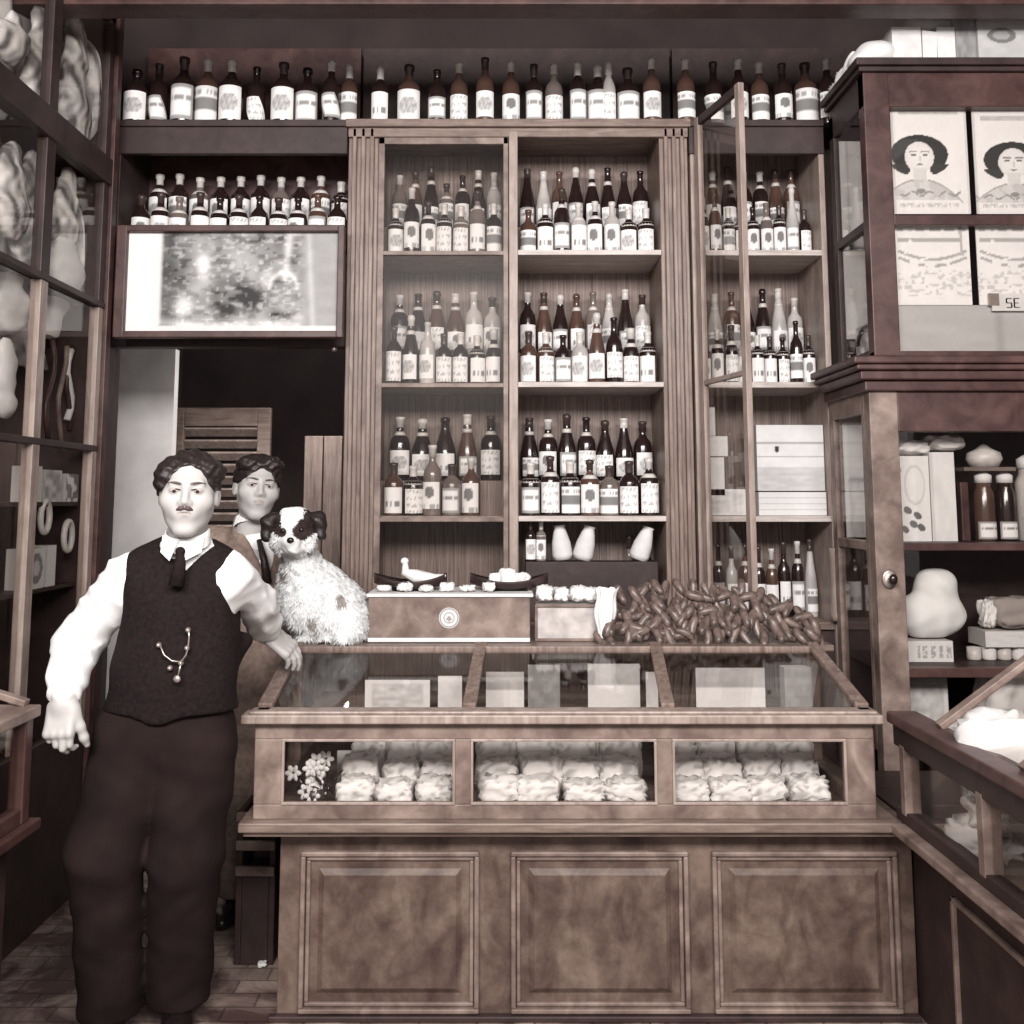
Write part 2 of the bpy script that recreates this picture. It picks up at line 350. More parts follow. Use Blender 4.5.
# ------------------------------------------------------------------ bottles
def label_patch(design, R, z0, z1, half, skew=0.0):
    """curved paper label with its print; returns MB (front is -Y)"""
    m = MB(); nu, nv = 16, 14; vs = []; cs = []; rnd = random.Random(design * 7 + 3)
    lines = [rnd.random() for _ in range(30)]
    for j in range(nv + 1):
        v = j / nv
        for i in range(nu + 1):
            u = i / nu; a = -PI / 2 + (u - .5) * 2 * half + skew * (v - .5)
            vs.append((math.cos(a) * (R + .0012), math.sin(a) * (R + .0012), z0 + (z1 - z0) * v))
            c = 0.86; cu, cv = u - .5, v - .5
            if design == 0:
                if abs(cv + .15) < .10 and abs(cu) < .36 and lines[i] > .45: c = .25
            elif design == 1:
                if (cu / .34) ** 2 + (cv / .26) ** 2 < 1: c = .32 + .3 * lines[(i * 3 + j) % 30]
            elif design == 2:
                if abs(cv) < .16: c = .22
                if abs(cv - .33) < .05 and lines[i] > .4: c = .35
            elif design == 3:
                if min(u, v, 1 - u, 1 - v) < .09: c = .35
                if abs(cv - .1) < .06 and lines[i + 4] > .35: c = .3
            elif design == 4:
                if (j // 2) % 2 == 0 and abs(cu) < .38 and lines[(i + 5 * j) % 30] > .5: c = .45
            elif design == 5:
                if (cu / .25) ** 2 + ((cv - .12) / .22) ** 2 < 1: c = .2
                if v < .2 and lines[i + 2] > .4: c = .4
            cs.append((c, c * .97, c * .955))
    fs = [(j * (nu + 1) + i, j * (nu + 1) + i + 1, (j + 1) * (nu + 1) + i + 1, (j + 1) * (nu + 1) + i) for j in range(nv) for i in range(nu)]
    m.add(vs, fs, True, cs); return m
KINDS = {
 'wine': ([(.0, 0), (.036, 0), (.037, .004), (.037, .165), (.033, .190), (.018, .212), (.014, .225), (.0135, .275), (.016, .277), (.016, .290), (.012, .292), (0, .292)], .037, (.035, .125), .290),
 'hock': ([(.0, 0), (.034, 0), (.035, .004), (.035, .12), (.030, .165), (.020, .215), (.014, .26), (.0135, .295), (.015, .297), (.015, .308), (0, .309)], .035, (.03, .10), .308),
 'champagne': ([(.0, 0), (.042, 0), (.044, .005), (.044, .12), (.040, .155), (.027, .205), (.018, .24), (.0165, .275), (.020, .277), (.020, .290), (.015, .300), (0, .301)], .044, (.03, .115), .300),
 'squat': ([(.0, 0), (.046, 0), (.048, .005), (.048, .135), (.044, .158), (.028, .176), (.017, .188), (.0155, .225), (.020, .228), (.020, .245), (0, .247)], .048, (.02, .125), .246),
 'flask': ([(.0, 0), (.034, 0), (.035, .004), (.035, .13), (.031, .15), (.015, .165), (.0125, .175), (.0125, .205), (.015, .207), (.015, .220), (0, .221)], .035, (.018, .105), .220),
 'slim': ([(.0, 0), (.027, 0), (.028, .004), (.028, .14), (.024, .16), (.012, .19), (.0115, .235), (.014, .237), (.014, .248), (0, .249)], .028, (.02, .11), .248),
}
PROTO = {}
def bottle_proto(kind, gm, cap, design, neck, skew):
    key = (kind, gm.name, cap.name if cap else '', design, neck, skew)
    if key in PROTO: return PROTO[key], False
    prof, R, (l0, l1), h = KINDS[kind]; l0 -= .008; l1 += .012
    r = bpy.data.objects.new('bottle', None); link(r); r.empty_display_size = .03
    m = MB(); m.lathe(prof, n=20); m.build('glass_body', gm, r)
    if design >= 0: label_patch(design, R, l0, l1, 1.15, skew).build('paper_label', PAPER_V, r)
    if cap:
        rt = [p for p in prof if p[1] > h - .045]
        cp = [(max(a, .0135) + .0012, b) for a, b in prof if h - .05 < b < h + .002 and a > 0]
        m = MB(); m.lathe([(cp[0][0], h - .048)] + cp + [(.004, h + .0025)], n=16); m.build('capsule', cap, r)
    if neck:
        rn = min(a for a, b in prof if a > .005) ; zz_ = h - .085
        rr = np.interp([zz_, zz_ + .018], [p[1] for p in prof[1:]], [p[0] for p in prof[1:]])
        m = MB(); m.lathe([(rr[0] + .001, zz_), (rr[1] + .001, zz_ + .018)], n=16); m.build('neck_band', FOIL, r)
    PROTO[key] = r; return r, True
ORD = ['first', 'second', 'third', 'fourth', 'fifth', 'sixth', 'seventh', 'eighth', 'ninth', 'tenth', 'eleventh', 'twelfth', 'thirteenth', 'fourteenth', 'fifteenth', 'sixteenth']
KN = {'wine': 'wine bottle', 'hock': 'slender bottle', 'champagne': 'sloping-shouldered bottle', 'squat': 'squat bottle', 'flask': 'short bottle', 'slim': 'thin bottle'}
GN = {'dark_bottle_glass': 'dark', 'brown_bottle_glass': 'brown', 'smoky_bottle_glass': 'smoky grey', 'milky_bottle_glass': 'milky pale'}
def put_bottle(kind, gm, cap, design, neck, skew, x, y, z, sc, label, group, rot=0):
    r, first = bottle_proto(kind, gm, cap, design, neck, skew)
    o = r if first else copy_tree(r)
    o.location = (x, y, z + .0006); o.scale = (sc[0], sc[0], sc[1]); o.rotation_euler = (0, 0, rot)
    return tag(o, label, 'bottle', group)
def row(spec, x0, x1, y, z, where, group, seed, hs=1.0, capp=.6, from_end='left'):
    """spec: string of kind letters; evenly set between x0 and x1 with slight irregularity"""
    rnd = random.Random(seed); n = len(spec)
    MAP = {'w': 'wine', 'h': 'hock', 'c': 'champagne', 's': 'squat', 'f': 'flask', 'i': 'slim'}
    for i, ch in enumerate(spec):
        kind = MAP[ch.lower()]; R = KINDS[kind][1]
        gap = (x1 - x0) / n; x = x0 + gap * (i + .5); s = min(1.22, gap * .485 / R)
        x += rnd.uniform(-1, 1) * max(0, gap / 2 - R * s) * .6
        gm = rnd.choices([G_DARK, G_BROWN, G_GREY, G_CLEAR], [6, 2, 1.2, .8])[0]
        if ch.isupper(): gm = G_CLEAR
        cap = FOIL if rnd.random() < capp else (FOIL_D if rnd.random() < .6 else None)
        design = rnd.choice([0, 1, 2, 3, 4, 5]); neck = rnd.random() < .6
        lab = '%s %s, %s in %s' % (GN[gm.name], KN[kind].replace('sloping-shouldered', 'sloping'), ORD[i], where)
        put_bottle(kind, gm, cap, design, neck, 0, x, y + rnd.uniform(-.012, .012), z, (s, hs * rnd.uniform(.94, 1.06)), lab, group, rnd.uniform(-.35, .35))
cells = [('left bay', xa1 + .03, xm0 - .03), ('middle bay', xm1 + .012, xb0 - .012)]
SP = {(0, 0): ('fwsffwf', 'wchswhw'), (1, 0): ('ffwSsSff', 'hHwcchcw'), (0, 1): ('scwfffi', 'whchWW'), (1, 1): ('ffffcwif', 'whccwchw'),
      (0, 2): ('ffwfs', 'wcchw'), (1, 2): ('fsfsffs', 'hwcwchw')}
for ci, (bn, a, b) in enumerate(cells):
    for si, z in enumerate((Z1, Z2, Z3)):
        fr, re_ = SP[(ci, si)]; sn = ('upper', 'centre', 'lower')[si] + ' shelf of ' + bn
        row(fr, a, b - (.09 if (ci, si) == (0, 2) else 0), YF + .11, z, 'front row from left, ' + sn, 'front row bottles, ' + sn, 10 + ci * 10 + si, 1.0)
        row(re_, a, b, YF + .265, z + .15, 'back row from left, ' + sn, 'back row bottles, ' + sn, 40 + ci * 10 + si, .95, .5)
for si, z in enumerate((Z1, Z2)):
    sn = ('upper', 'second')[si] + ' shelf of right bay'
    row(('iwfffifCff', 'fsiffffwff')[si][:9], xc0 + .045, xd1 - .02, YF + .11, z, 'front row from left, ' + sn, 'front row bottles, ' + sn, 70 + si, 1.0)
    row(('hchwwhw', 'WHwhcHW')[si], xc0 + .045, xd1 - .02, YF + .265, z + .15, 'back row from left, ' + sn, 'back row bottles, ' + sn, 75 + si, .97, .6)
row('hwwwwwwwh', xc0 + .045, xd1 - .02, YF + .20, Z4, 'the lowest shelf of right bay', 'bottles on the lowest shelf, right bay', 80, 1.05, .2)
# top row: pixel centre, kind, glass, cap, design, height factor
def toprow(lst, where, group):
    for i, (px, kind, gm, cap, des, hs, skew) in enumerate(lst):
        yy = YF + .06 + (.03 if i % 2 else 0)
        x = PX(px, 110, yy)
        lab = '%s %s, %s from left in %s' % (GN[gm.name], KN[kind], ORD[i], where)
        if skew: lab = '%s %s with slanted label, %s from left in %s' % (GN[gm.name], KN[kind], ORD[i], where)
        put_bottle(kind, gm, cap, des, False, skew, x, yy, ZT, (1.10, hs * 1.02), lab, group)
D, B_, C_ = G_DARK, G_BROWN, G_CLEAR
toprow([(136, 'squat', D, None, 1, 1.02, 0), (158, 'wine', D, FOIL_D, 3, 1.0, -1.3), (183, 'squat', D, FOIL_D, 3, 1.25, 0), (207, 'squat', B_, FOIL, 2, 1.27, 0), (231, 'squat', D, FOIL, 1, 1.2, 0),
        (256, 'wine', D, None, 4, .95, -1.3), (283, 'squat', D, FOIL_D, 1, 1.15, 0), (307, 'squat', D, None, 3, 1.1, 0), (331, 'wine', D, FOIL, 3, 1.0, -1.3), (349, 'flask', B_, FOIL, 2, 1.3, 0)],
       'the top row above the picture', 'bottles along the top, left part')
toprow([(380, 'flask', D, FOIL, 0, 1.2, 0), (409, 'squat', B_, FOIL_D, 1, 1.16, 0), (437, 'wine', D, None, 3, .86, 0), (459, 'wine', B_, FOIL, 4, 1.02, 0), (485, 'wine', B_, FOIL_D, 1, 1.05, 0), (511, 'wine', B_, FOIL, 5, 1.04, 0),
        (534, 'flask', D, FOIL_D, 3, 1.25, 0), (554, 'wine', G_GREY, FOIL, 4, 1.0, 0), (578, 'flask', D, FOIL, 3, 1.3, 0), (598, 'squat', D, FOIL, 3, 1.15, 0), (609, 'slim', C_, FOIL, 4, 1.15, 0), (628, 'squat', D, FOIL_D, 3, 1.1, 0), (652, 'wine', B_, FOIL, 1, 1.04, 0)],
       'the middle of the top row', 'bottles along the top, middle part')
toprow([(686, 'wine', B_, FOIL, 2, 1.03, 0), (714, 'wine', D, FOIL_D, 2, 1.03, -1.3), (739, 'wine', D, FOIL, 1, 1.03, 0), (760, 'wine', B_, FOIL, 2, 1.02, 0), (783, 'wine', D, FOIL_D, 5, .96, 0), (806, 'squat', B_, FOIL_D, 2, 1.2, 0), (828, 'wine', D, FOIL, 2, 1.03, 0)],
       'top row, right end', 'bottles along the top, right part')
row('sssssssssss', xl0 + .05, xl1 - .01, YF + .09, zl, 'front row above the picture', 'front row bottles above the picture', 90, .98, .1)
row('sssssssssf', xl0 + .07, xl1 - .02, YF + .255, zl + .13, 'back row above the picture', 'back row bottles above the picture', 91, 1.02, 1)

# ------------------------------------------------------------------ pictures drawn as coloured grids
def grid(m, A, ux, uz, w, h, fn, nu, nv, flip=False):
    A = Vector(A); vs = []; cs = []
    for j in range(nv + 1):
        for i in range(nu + 1):
            u, v = i / nu, j / nv; vs.append(A + ux * (w * u) + uz * (h * v)); c = fn(u, v)
            cs.append((c, c * .975, c * .962) if not isinstance(c, tuple) else c)
    fs = [(j * (nu + 1) + i, j * (nu + 1) + i + 1, (j + 1) * (nu + 1) + i + 1, (j + 1) * (nu + 1) + i) for j in range(nv) for i in range(nu)]
    m.add(vs, fs, False, cs)
def vnoise(seed, n=32):
    R = np.random.RandomState(seed).rand(n + 1, n + 1); R[:, n] = R[:, 0]; R[n] = R[0]
    def f(u, v, s=8):
        x, y = (u * s) % n, (v * s) % n; i, j = int(x), int(y); a, b = x - i, y - j; a = a * a * (3 - 2 * a); b = b * b * (3 - 2 * b)
        return (R[j, i] * (1 - a) + R[j, i + 1] * a) * (1 - b) + (R[j + 1, i] * (1 - a) + R[j + 1, i + 1] * a) * b
    return f
nz = vnoise(5)
def sstep(a, b, x):
    t = max(0, min(1, (x - a) / (b - a))); return t * t * (3 - 2 * t)
def pic_fn(u, v):
    c = .13 + .30 * nz(u * 2.2, v * .8, 7) + .20 * nz(u * 1.4 + 1, v * .7 + 2, 17) - .02
    c += .28 * math.exp(-((u - .36) ** 2 / .002 + (v - .62) ** 2 / .03))           # pale urn
    c += .25 * math.exp(-((u - .27) ** 2 / .003 + (v - .30) ** 2 / .02))
    c *= .72; c += .12 * math.exp(-((u - .5) ** 2 / .01 + (v - .75) ** 2 / .05)); c -= .10 * (nz(u * 1.3 + .4, v * 1.2, 23) > .62); c += .16 * (nz(u * 1.7 + 2, v * 1.5, 26) > .74)
    for (a_, b_, ra, rb, k_) in ((.36, .66, .035, .13, .30), (.35, .45, .055, .10, .12), (.60, .30, .05, .12, -.16), (.66, .55, .03, .10, .18), (.27, .25, .05, .10, .26), (.46, .22, .06, .08, -.14), (.74, .30, .07, .10, .20)):
        e_ = ((u - a_) / ra) ** 2 + ((v - b_) / rb) ** 2; c += k_ * math.exp(-e_ * e_) * (.6 + .8 * nz(u * 2, v, 15))
    c += .35 * math.exp(-((u - .755 - .04 * (v - .7)) ** 2 / .0003)) * (v > .5)
    d = abs(math.hypot((u - .74) / .065, (v - .44) / .15) - 1)
    c += .35 * math.exp(-d * d / .03) * (v > .42)
    c -= .14 * math.exp(-((u - .55) ** 2 / .004 + (v - .38) ** 2 / .02)) * (1 + nz(u, v, 30))
    c += .40 * math.exp(-(v - (.06 + .35 * (u - .5) ** 2)) ** 2 / .003)
    c2_ = c
    if u > .80: c = .34 + .2 * sstep(.95, 1, nz(u * 2, v * .3, 12)) + .15 * math.exp(-((u - .87 - .03 * (.5 - v)) ** 2 / .0002)) + .06 * nz(u, v, 14)
    if u > .80: k2 = sstep(.80, .86, u); c = c2_ * (1 - k2) + c * k2
    if .155 < u < .24: c *= .55 + .3 * sstep(.2, .24, u)
    k = sstep(.175, .15, u); c = c * (1 - k) + (.80 - .22 * abs(u - .11) / .11 * (u > .09)) * k
    if v < .07: c = max(c, .7)
    return max(.05, min(.88, c))
YP = 4.11
a = P(124, 332, YP); b = P(339, 232, YP); x0, x1 = a.x, b.x; z0, z1 = a.z, PZ(232, YP)
t = thing('framed_picture', 'wide framed still-life picture with pale left strip, mounted over the passage', 'picture', ((x0 + x1) / 2, YP + .02, z0 - .03))
m = MB(); fw = .026
m.box(x0 - fw * 1.6, x0 + .002, YP - .02, YP + .02, z0 - fw, z1 + fw); m.box(x1 - .002, x1 + fw, YP - .02, YP + .02, z0 - fw, z1 + fw); m.box(x0, x1, YP - .02, YP + .02, z1 - .002, z1 + fw); m.box(x0, x1, YP - .02, YP + .02, z0 - fw, z0 + .002)
m.box(x0, x1, YP + .012, YP + .02, z0, z1)
m.build('frame', W_RED, t, .004)
m = MB(); grid(m, (x0, YP + .008, z0), Vector((1, 0, 0)), Vector((0, 0, 1)), x1 - x0, z1 - z0, pic_fn, 150, 70); m.build('print', PAPER_V, t)
m = MB(); m.box(x0 + .3, x0 + .33, YP + .02, YF + .0, z0 + .02, z0 + .05); m.box(x1 - .33, x1 - .3, YP + .02, YF + .0, z0 + .02, z0 + .05); m.build('bracket', W_DARK, t)
q = P(333, 348, 4.2); m = MB(); m.ell((q.x, 4.235, q.z), (.012, .018, .012)); m.build('knob', BRASS, None, label='small pale round knob on the dark beam below the picture', cat='knob')

# ------------------------------------------------------------------ display counters
ZL = PZ(820, 3.03)            # ledge height
ZR = PZ(709, 3.05)            # front rail height
ZTOP = 1.0
CXL, CXR = -.70, 1.10
YS, YE = 3.55, 3.98           # where slope ends, back of the counter
t = thing('display_counter', 'long panelled wooden shop counter with slanted glass display case facing the viewer', 'counter', (.2, 3.5, 0))
bx0 = PX(279, 900, 3.10); bx1 = 1.22
m = MB(); m.box(bx0, bx1, 3.10, YE, 0.0, ZL - .03)
m.build('base', W_PANEL, t, .003)
# three raised panels with mouldings
def moulding(m, x0, x1, z0, z1, y, wd, th):
    m.box(x0, x1, y - th, y + .002, z1 - wd, z1); m.box(x0, x1, y - th, y + .002, z0, z0 + wd)
    m.box(x0, x0 + wd, y - th, y + .002, z0 + wd, z1 - wd); m.box(x1 - wd, x1, y - th, y + .002, z0 + wd, z1 - wd)
for (a, b) in ((300, 479), (511, 689), (713, 899)):
    x0, x1 = PX(a, 920, 3.09), PX(b, 920, 3.09); z0, z1 = PZ(1013, 3.09), PZ(851, 3.09)
    m = MB(); moulding(m, x0, x1, z0, z1, 3.10, .014, .020); moulding(m, x0 + .016, x1 - .016, z0 + .016, z1 - .016, 3.10, .012, .010)
    mo = m.build('panel_moulding', W_MID, t, .004)
    m = MB(); i = .075; vs = []
    for (ii, yy) in ((.052, 3.099), (.068, 3.088)):
        vs += [(x0 + ii, yy, z0 + ii), (x1 - ii, yy, z0 + ii), (x1 - ii, yy, z1 - ii), (x0 + ii, yy, z1 - ii)]
    m.add(vs, [(4, 5, 6, 7), (0, 1, 5, 4), (1, 2, 6, 5), (2, 3, 7, 6), (3, 0, 4, 7)], False)
    m.build('raised_panel', W_PANEL, t)
m = MB(); m.box(bx0 - .02, bx1, 3.075, 3.10, 0, PZ(1016, 3.08)); m.build('plinth', W_DARK, t, .004)
m = MB(); m.box(CXL - .055, 1.16, 3.00, YE, ZL - .028, ZL); m.box(CXL - .045, 1.16, 3.02, YE, ZL - .045, ZL - .026); m.build('ledge', W_H, t, .005)
# lower glazed front
yf0, yf1 = 3.035, 3.075
zb, ztp = PZ(803, 3.05), PZ(738, 3.05)
wins = [(PX(a, 770, 3.05), PX(b, 770, 3.05)) for a, b in ((283, 455), (471, 656), (672, 845))]
xe0, xe1 = CXL - .02, PX(873, 770, 3.05)
m = MB(); m.box(xe0, xe1, yf0, yf1, ZL, zb); m.box(xe0, xe1, yf0, yf1, ztp, ZR - .03)
m.box(xe0, wins[0][0], yf0, yf1, zb, ztp); m.box(wins[0][1], wins[1][0], yf0, yf1, zb, ztp); m.box(wins[1][1], wins[2][0], yf0, yf1, zb, ztp); m.box(wins[2][1], xe1, yf0, yf1, zb, ztp)
m.build('front_frame', W_MID, t, .003)
m = MB()
for a, b in wins: moulding(m, a - .001, b + .001, zb - .001, ztp + .001, yf0 + .004, .008, .008)
m.build('window_bead', W_LIGHT, t, .002)
for a, b in wins: MB().box(a - .005, b + .005, 3.052, 3.055, zb - .005, ztp + .005).build('front_glass', GLASS, t)
m = MB(); m.box(CXL - .055, xe1 + .02, 3.0, 3.085, ZR - .034, ZR - .008); m.box(CXL - .035, xe1 + .01, 3.015, 3.08, ZR - .009, ZR); m.build('front_rail', W_LIGHT, t, .006)
# sloped frame
A = Vector((0, 3.07, ZR)); B = Vector((0, YS, ZTOP)); sd = (B - A).normalized(); sn = Vector((0, -sd.z, sd.y))
m = MB()
def slopebar(m, X0, X1, wd, h=.018): m.bar((X0, A.y, A.z + .004), (X1, B.y, B.z + .004), wd, h, (0, 0, 1))
slopebar(m, CXL, CXL, .045); slopebar(m, 1.08, 1.08, .04)
slopebar(m, PX(469, 705, 3.07), PX(481, 645, YS), .04); slopebar(m, PX(668, 705, 3.07), PX(655, 645, YS), .04)
m.box(CXL, 1.08, YS - .045, YS + .02, ZTOP - .022, ZTOP + .002)
m.build('sloped_frame', W_V, t, .004)
m = MB(); m.add([(CXL, A.y, A.z + .003), (1.08, A.y, A.z + .003), (1.08, B.y, B.z - .001), (CXL, B.y, B.z - .001), (CXL, A.y, A.z - .001), (1.08, A.y, A.z - .001), (1.08, B.y, B.z - .005), (CXL, B.y, B.z - .005)],
      [(0, 1, 2, 3), (7, 6, 5, 4), (0, 4, 5, 1), (2, 6, 7, 3), (1, 5, 6, 2), (0, 3, 7, 4)], False); m.build('sloped_glass', GLASS, t)
m = MB(); m.box(CXL - .06, 1.16, YS + .0, YE, ZTOP - .022, ZTOP); m.box(CXL - .02, 1.16, YE - .03, YE, ZL, ZTOP - .02); m.build('top_board', W_H, t, .004)
# ends of the case
for X, nm in ((CXL, 0), (1.08, 1)):
    m = MB(); m.box(X - .02, X + .02, YS - .02, YS + .03, ZL, ZTOP - .01); m.box(X - .02, X + .02, 3.06, YE, ZL, ZL + .045); m.box(X - .02, X + .02, 3.04, 3.09, ZL, ZR)
    m.build('end_frame', W_MID, t, .003)
    m = MB(); m.add([(X - .002, 3.07, ZL + .03), (X - .002, YS, ZL + .03), (X - .002, YS, ZTOP - .01), (X - .002, 3.07, ZR), (X + .002, 3.07, ZL + .03), (X + .002, YS, ZL + .03), (X + .002, YS, ZTOP - .01), (X + .002, 3.07, ZR)],
      [(0, 1, 2, 3), (7, 6, 5, 4), (0, 4, 5, 1), (1, 5, 6, 2), (2, 6, 7, 3), (3, 7, 4, 0)], False); m.build('end_glass', GLASS, t)
# inner shelf and back boards
ZI = .775
m = MB(); m.box(CXL + .03, 1.05, 3.36, YE - .04, ZI - .014, ZI); m.build('inner_shelf', W_LIGHT, t, .002)
m = MB(); m.box(CXL + .02, 1.06, YE - .05, YE - .032, ZL, ZTOP - .02); m.build('back_lining', W_BACK, t)
# packets and cards ---------------------------------------------------
def packet(name, c, size, rz=0, tilt=(0, 0), seed=0, mat=None, amp=.006, label=None, cat=None, group=None, prt=True, fold=3):
    """a soft crumpled packet: a subdivided block with its own dents"""
    rnd = np.random.RandomState(seed); n = 8; hx, hy, hz = size[0] / 2, size[1] / 2, size[2] / 2
    f = vnoise(seed, 16); m = MB(); R = Matrix.Rotation(rz, 3, 'Z') @ Matrix.Rotation(tilt[0], 3, 'X') @ Matrix.Rotation(tilt[1], 3, 'Y')
    idx = {}; vs = []; cs = []; fs = []
    def V(i, j, k):
        key = (i, j, k)
        if key in idx: return idx[key]
        x, y, z = i / n * 2 - 1, j / n * 2 - 1, k / n * 2 - 1
        q = Vector((x, y, z)); r = 1 - .10 * (abs(x) ** 4 * abs(y) ** 4 + abs(y) ** 4 * abs(z) ** 4 + abs(x) ** 4 * abs(z) ** 4)
        d = amp * (f(x + 1, z + y + 2, fold) - .5) * 2
        p = Vector((x * hx * r, y * hy * r, z * hz * r)) + q.normalized() * d
        vs.append(R @ p); g = f(x * .5 + .5, z * .5 + .5 + y, 9)
        c = .86 if not prt else (.88 if g > .30 else .50); cs.append((c, c * .97, c * .95)); idx[key] = len(vs) - 1; return idx[key]
    for a in range(n):
        for b in range(n):
            for (fx, hi) in ((0, 0), (0, n), (1, 0), (1, n), (2, 0), (2, n)):
                def T(p, q_):
                    l = [0, 0, 0]; l[fx] = hi; o_ = [i for i in range(3) if i != fx]; l[o_[0]] = p; l[o_[1]] = q_; return V(*l)
                q4 = [T(a, b), T(a + 1, b), T(a + 1, b + 1), T(a, b + 1)]
                if (hi == n) == (fx == 1): q4 = q4[::-1]
                fs.append(tuple(q4))
    zmin = min(v.z for v in vs); c = Vector(c)
    m.add([v + c - Vector((0, 0, zmin)) for v in vs], fs, True, cs)
    return m.build(name, mat or PAPER_V, None, label=label, cat=cat, group=group)
def card(name, x0, x1, y, z0, z1, fn, label, cat, th=.006, mat=None, group=None, lean=.0, nu=24, nv=24):
    m = MB(); m.col = (.6, .57, .55); m.box(x0, x1, y, y + th, z0, z1); m.col = None
    grid(m, (x0, y - .0012, z0), Vector((1, 0, 0)), Vector((0, 0, 1)), x1 - x0, z1 - z0, fn, nu, nv)
    return m.build(name, mat or PAPER_V, None, label=label, cat=cat, group=group)
# upright cards and boxes on the inner shelf, seen through the sloped glass
def f_white(u, v): return .78 - .10 * nz(u, v, 7)
def f_brown(u, v): return .22 + .12 * nz(u, v, 7)
def f_half(u, v): return .76 if v < .6 else .38 + .1 * nz(u, v, 9)
def f_print(u, v): return .74 if min(u, v, 1 - u, 1 - v) < .1 else .45 + .3 * nz(u, v, 12)
cl = [(365, 430, 680, f_print, 'pale printed card lying low at the left inside the counter'), (438, 462, 676, f_white, 'small white card beside the printed card inside the counter'),
      (486, 524, 672, f_half, 'white-bottomed card just right of the first sloped divider in the counter'), (528, 560, 665, f_brown, 'tall brown box between white cards inside the counter'),
      (588, 640, 664, f_half, 'wide white card under the middle sloped pane of the counter'), (646, 658, 672, f_white, 'narrow white card left of the right sloped divider'),
      (696, 765, 668, f_half, 'wide white card under the right sloped pane of the counter'), (785, 812, 668, f_brown, 'tall brown box at the right end inside the counter')]
for i, (a, b, yt, fn, lab) in enumerate(cl):
    yy = 3.46 + (i % 2) * .03
    card('display_card' if 'card' in lab else 'display_box', PX(a, 690, yy), PX(b, 690, yy), yy, ZI, PZ(yt, yy), fn, lab, 'card' if 'card' in lab else 'box', th=.006 if 'card' in lab else .06)
rnd = random.Random(3)
# white folded packets heaped in the lower case
def heap(xa, xb, seed, n, where, group, ymin=3.10, lay=3):
    rr = random.Random(seed); k = 0
    for L in range(lay):
        for i in range(n):
            u = (i + .5) / n; x = xa + (xb - xa) * u + rr.uniform(-.01, .01); sx = (xb - xa) / n * .96
            sz = rr.uniform(.035, .055); yy = ymin + .075 + L * .10
            packet('paper_packet', (x, yy, ZL + .001 + (0 if L == 0 else 0)), (sx, .095, sz + .02 + .042 * L), rr.uniform(-.12, .12), (0, 0), seed * 50 + k, amp=.010, fold=4,
                   label='crumpled white paper packet, %s from left in the %s, %s' % (ORD[i], ('front row', 'second row', 'back row')[L], where), cat='packet', group=group); k += 1
heap(wins[0][0] + .15, wins[0][1] - .01, 1, 3, 'left window of the counter', 'paper packets in the left window')
heap(wins[1][0] + .01, wins[1][1] - .01, 2, 4, 'middle window of the counter', 'paper packets in the middle window')
heap(wins[2][0] + .01, wins[2][1] - .01, 3, 4, 'right window of the counter', 'paper packets in the right window')
for (a, b, nm) in ((.10, .34, 'left'), (.52, .92, 'middle')):
    x0 = wins[1][0] + (wins[1][1] - wins[1][0]) * a; x1 = wins[1][0] + (wins[1][1] - wins[1][0]) * b
    card('cigar_box', x0, x1, 3.46, ZL, ZL + (.155 if nm == 'left' else .16), f_print, 'pale printed box standing behind the packets, %s of the middle window' % nm, 'box', .08)
x0 = wins[2][0] + .19; card('cigar_box', x0, x0 + .085, 3.46, ZL, ZL + .14, f_brown, 'dark box behind the white packets in the right window of the counter', 'box', .08)
x0 = wins[2][0] + .02; card('cigar_box', x0, x0 + .15, 3.46, ZL, ZL + .155, f_print, 'grey printed box at the left back of the right counter window', 'box', .06)
x0 = wins[2][0] + .30; card('cigar_box', x0, x0 + .16, 3.46, ZL, ZL + .16, f_print, 'grey printed box at the right back of the right counter window', 'box', .06)
x0 = wins[0][0] + .26; card('cigar_box', x0, x0 + .2, 3.46, ZL, ZL + .16, lambda u, v: .2 if .25 < v < .6 else .5, 'brown banded box at the back of the left counter window', 'box', .08)
for wi, (nm, fn_) in enumerate((('left', f_print), ('middle', f_white), ('right', f_white))):
    wa, wb = wins[wi]; card('backing_sheet', wa + (.10 if wi == 0 else .01), wb - (.02 if wi < 2 else .10), 3.425, ZL + .001, ZL + (.10 if wi == 0 else .155), fn_, 'pale paper backing sheet behind the packets in the %s window of the counter' % nm, 'sheet', .004)
# artificial flower bunch in the left window
fx = wins[0][0] + .075
t = thing('paper_flower_bunch', 'bunch of white paper flowers with dark leaves in the left counter window', 'flowers', (fx, 3.16, ZL))
rr = random.Random(9)
MB().lathe([(0, 0), (.03, 0), (.036, .05), (0, .052)], (fx, 3.17, ZL + .001), 12).build('pot', FOIL_D, t)
for i in range(17):
    a = rr.uniform(0, 6.28); R_ = rr.uniform(0, .072); c = Vector((fx + R_ * math.cos(a), 3.16 + .5 * R_ * math.sin(a), ZL + .025 + rr.uniform(0, .125)))
    m = MB()
    for k in range(6):
        q = 2 * PI * k / 6; d = Vector((math.cos(q), -.3, math.sin(q))).normalized(); m.ell(c + d * .015, (.013, .004, .008), 8, 5, d.to_track_quat('X', 'Z').to_matrix())
    m.build('flower', PAPER, t)
m = MB()
for i in range(22):
    a = rr.uniform(0, 6.28); R_ = rr.uniform(.01, .075); c = Vector((fx + R_ * math.cos(a), 3.17 + .4 * R_ * math.sin(a), ZL + .04 + rr.uniform(0, .085)))
    d = Vector((rr.uniform(-1, 1), -.3, rr.uniform(-1, 1))).normalized(); m.ell(c, (.022, .003, .009), 8, 5, d.to_track_quat('X', 'Y').to_matrix())
m.build('leaves', G_DARK, t)

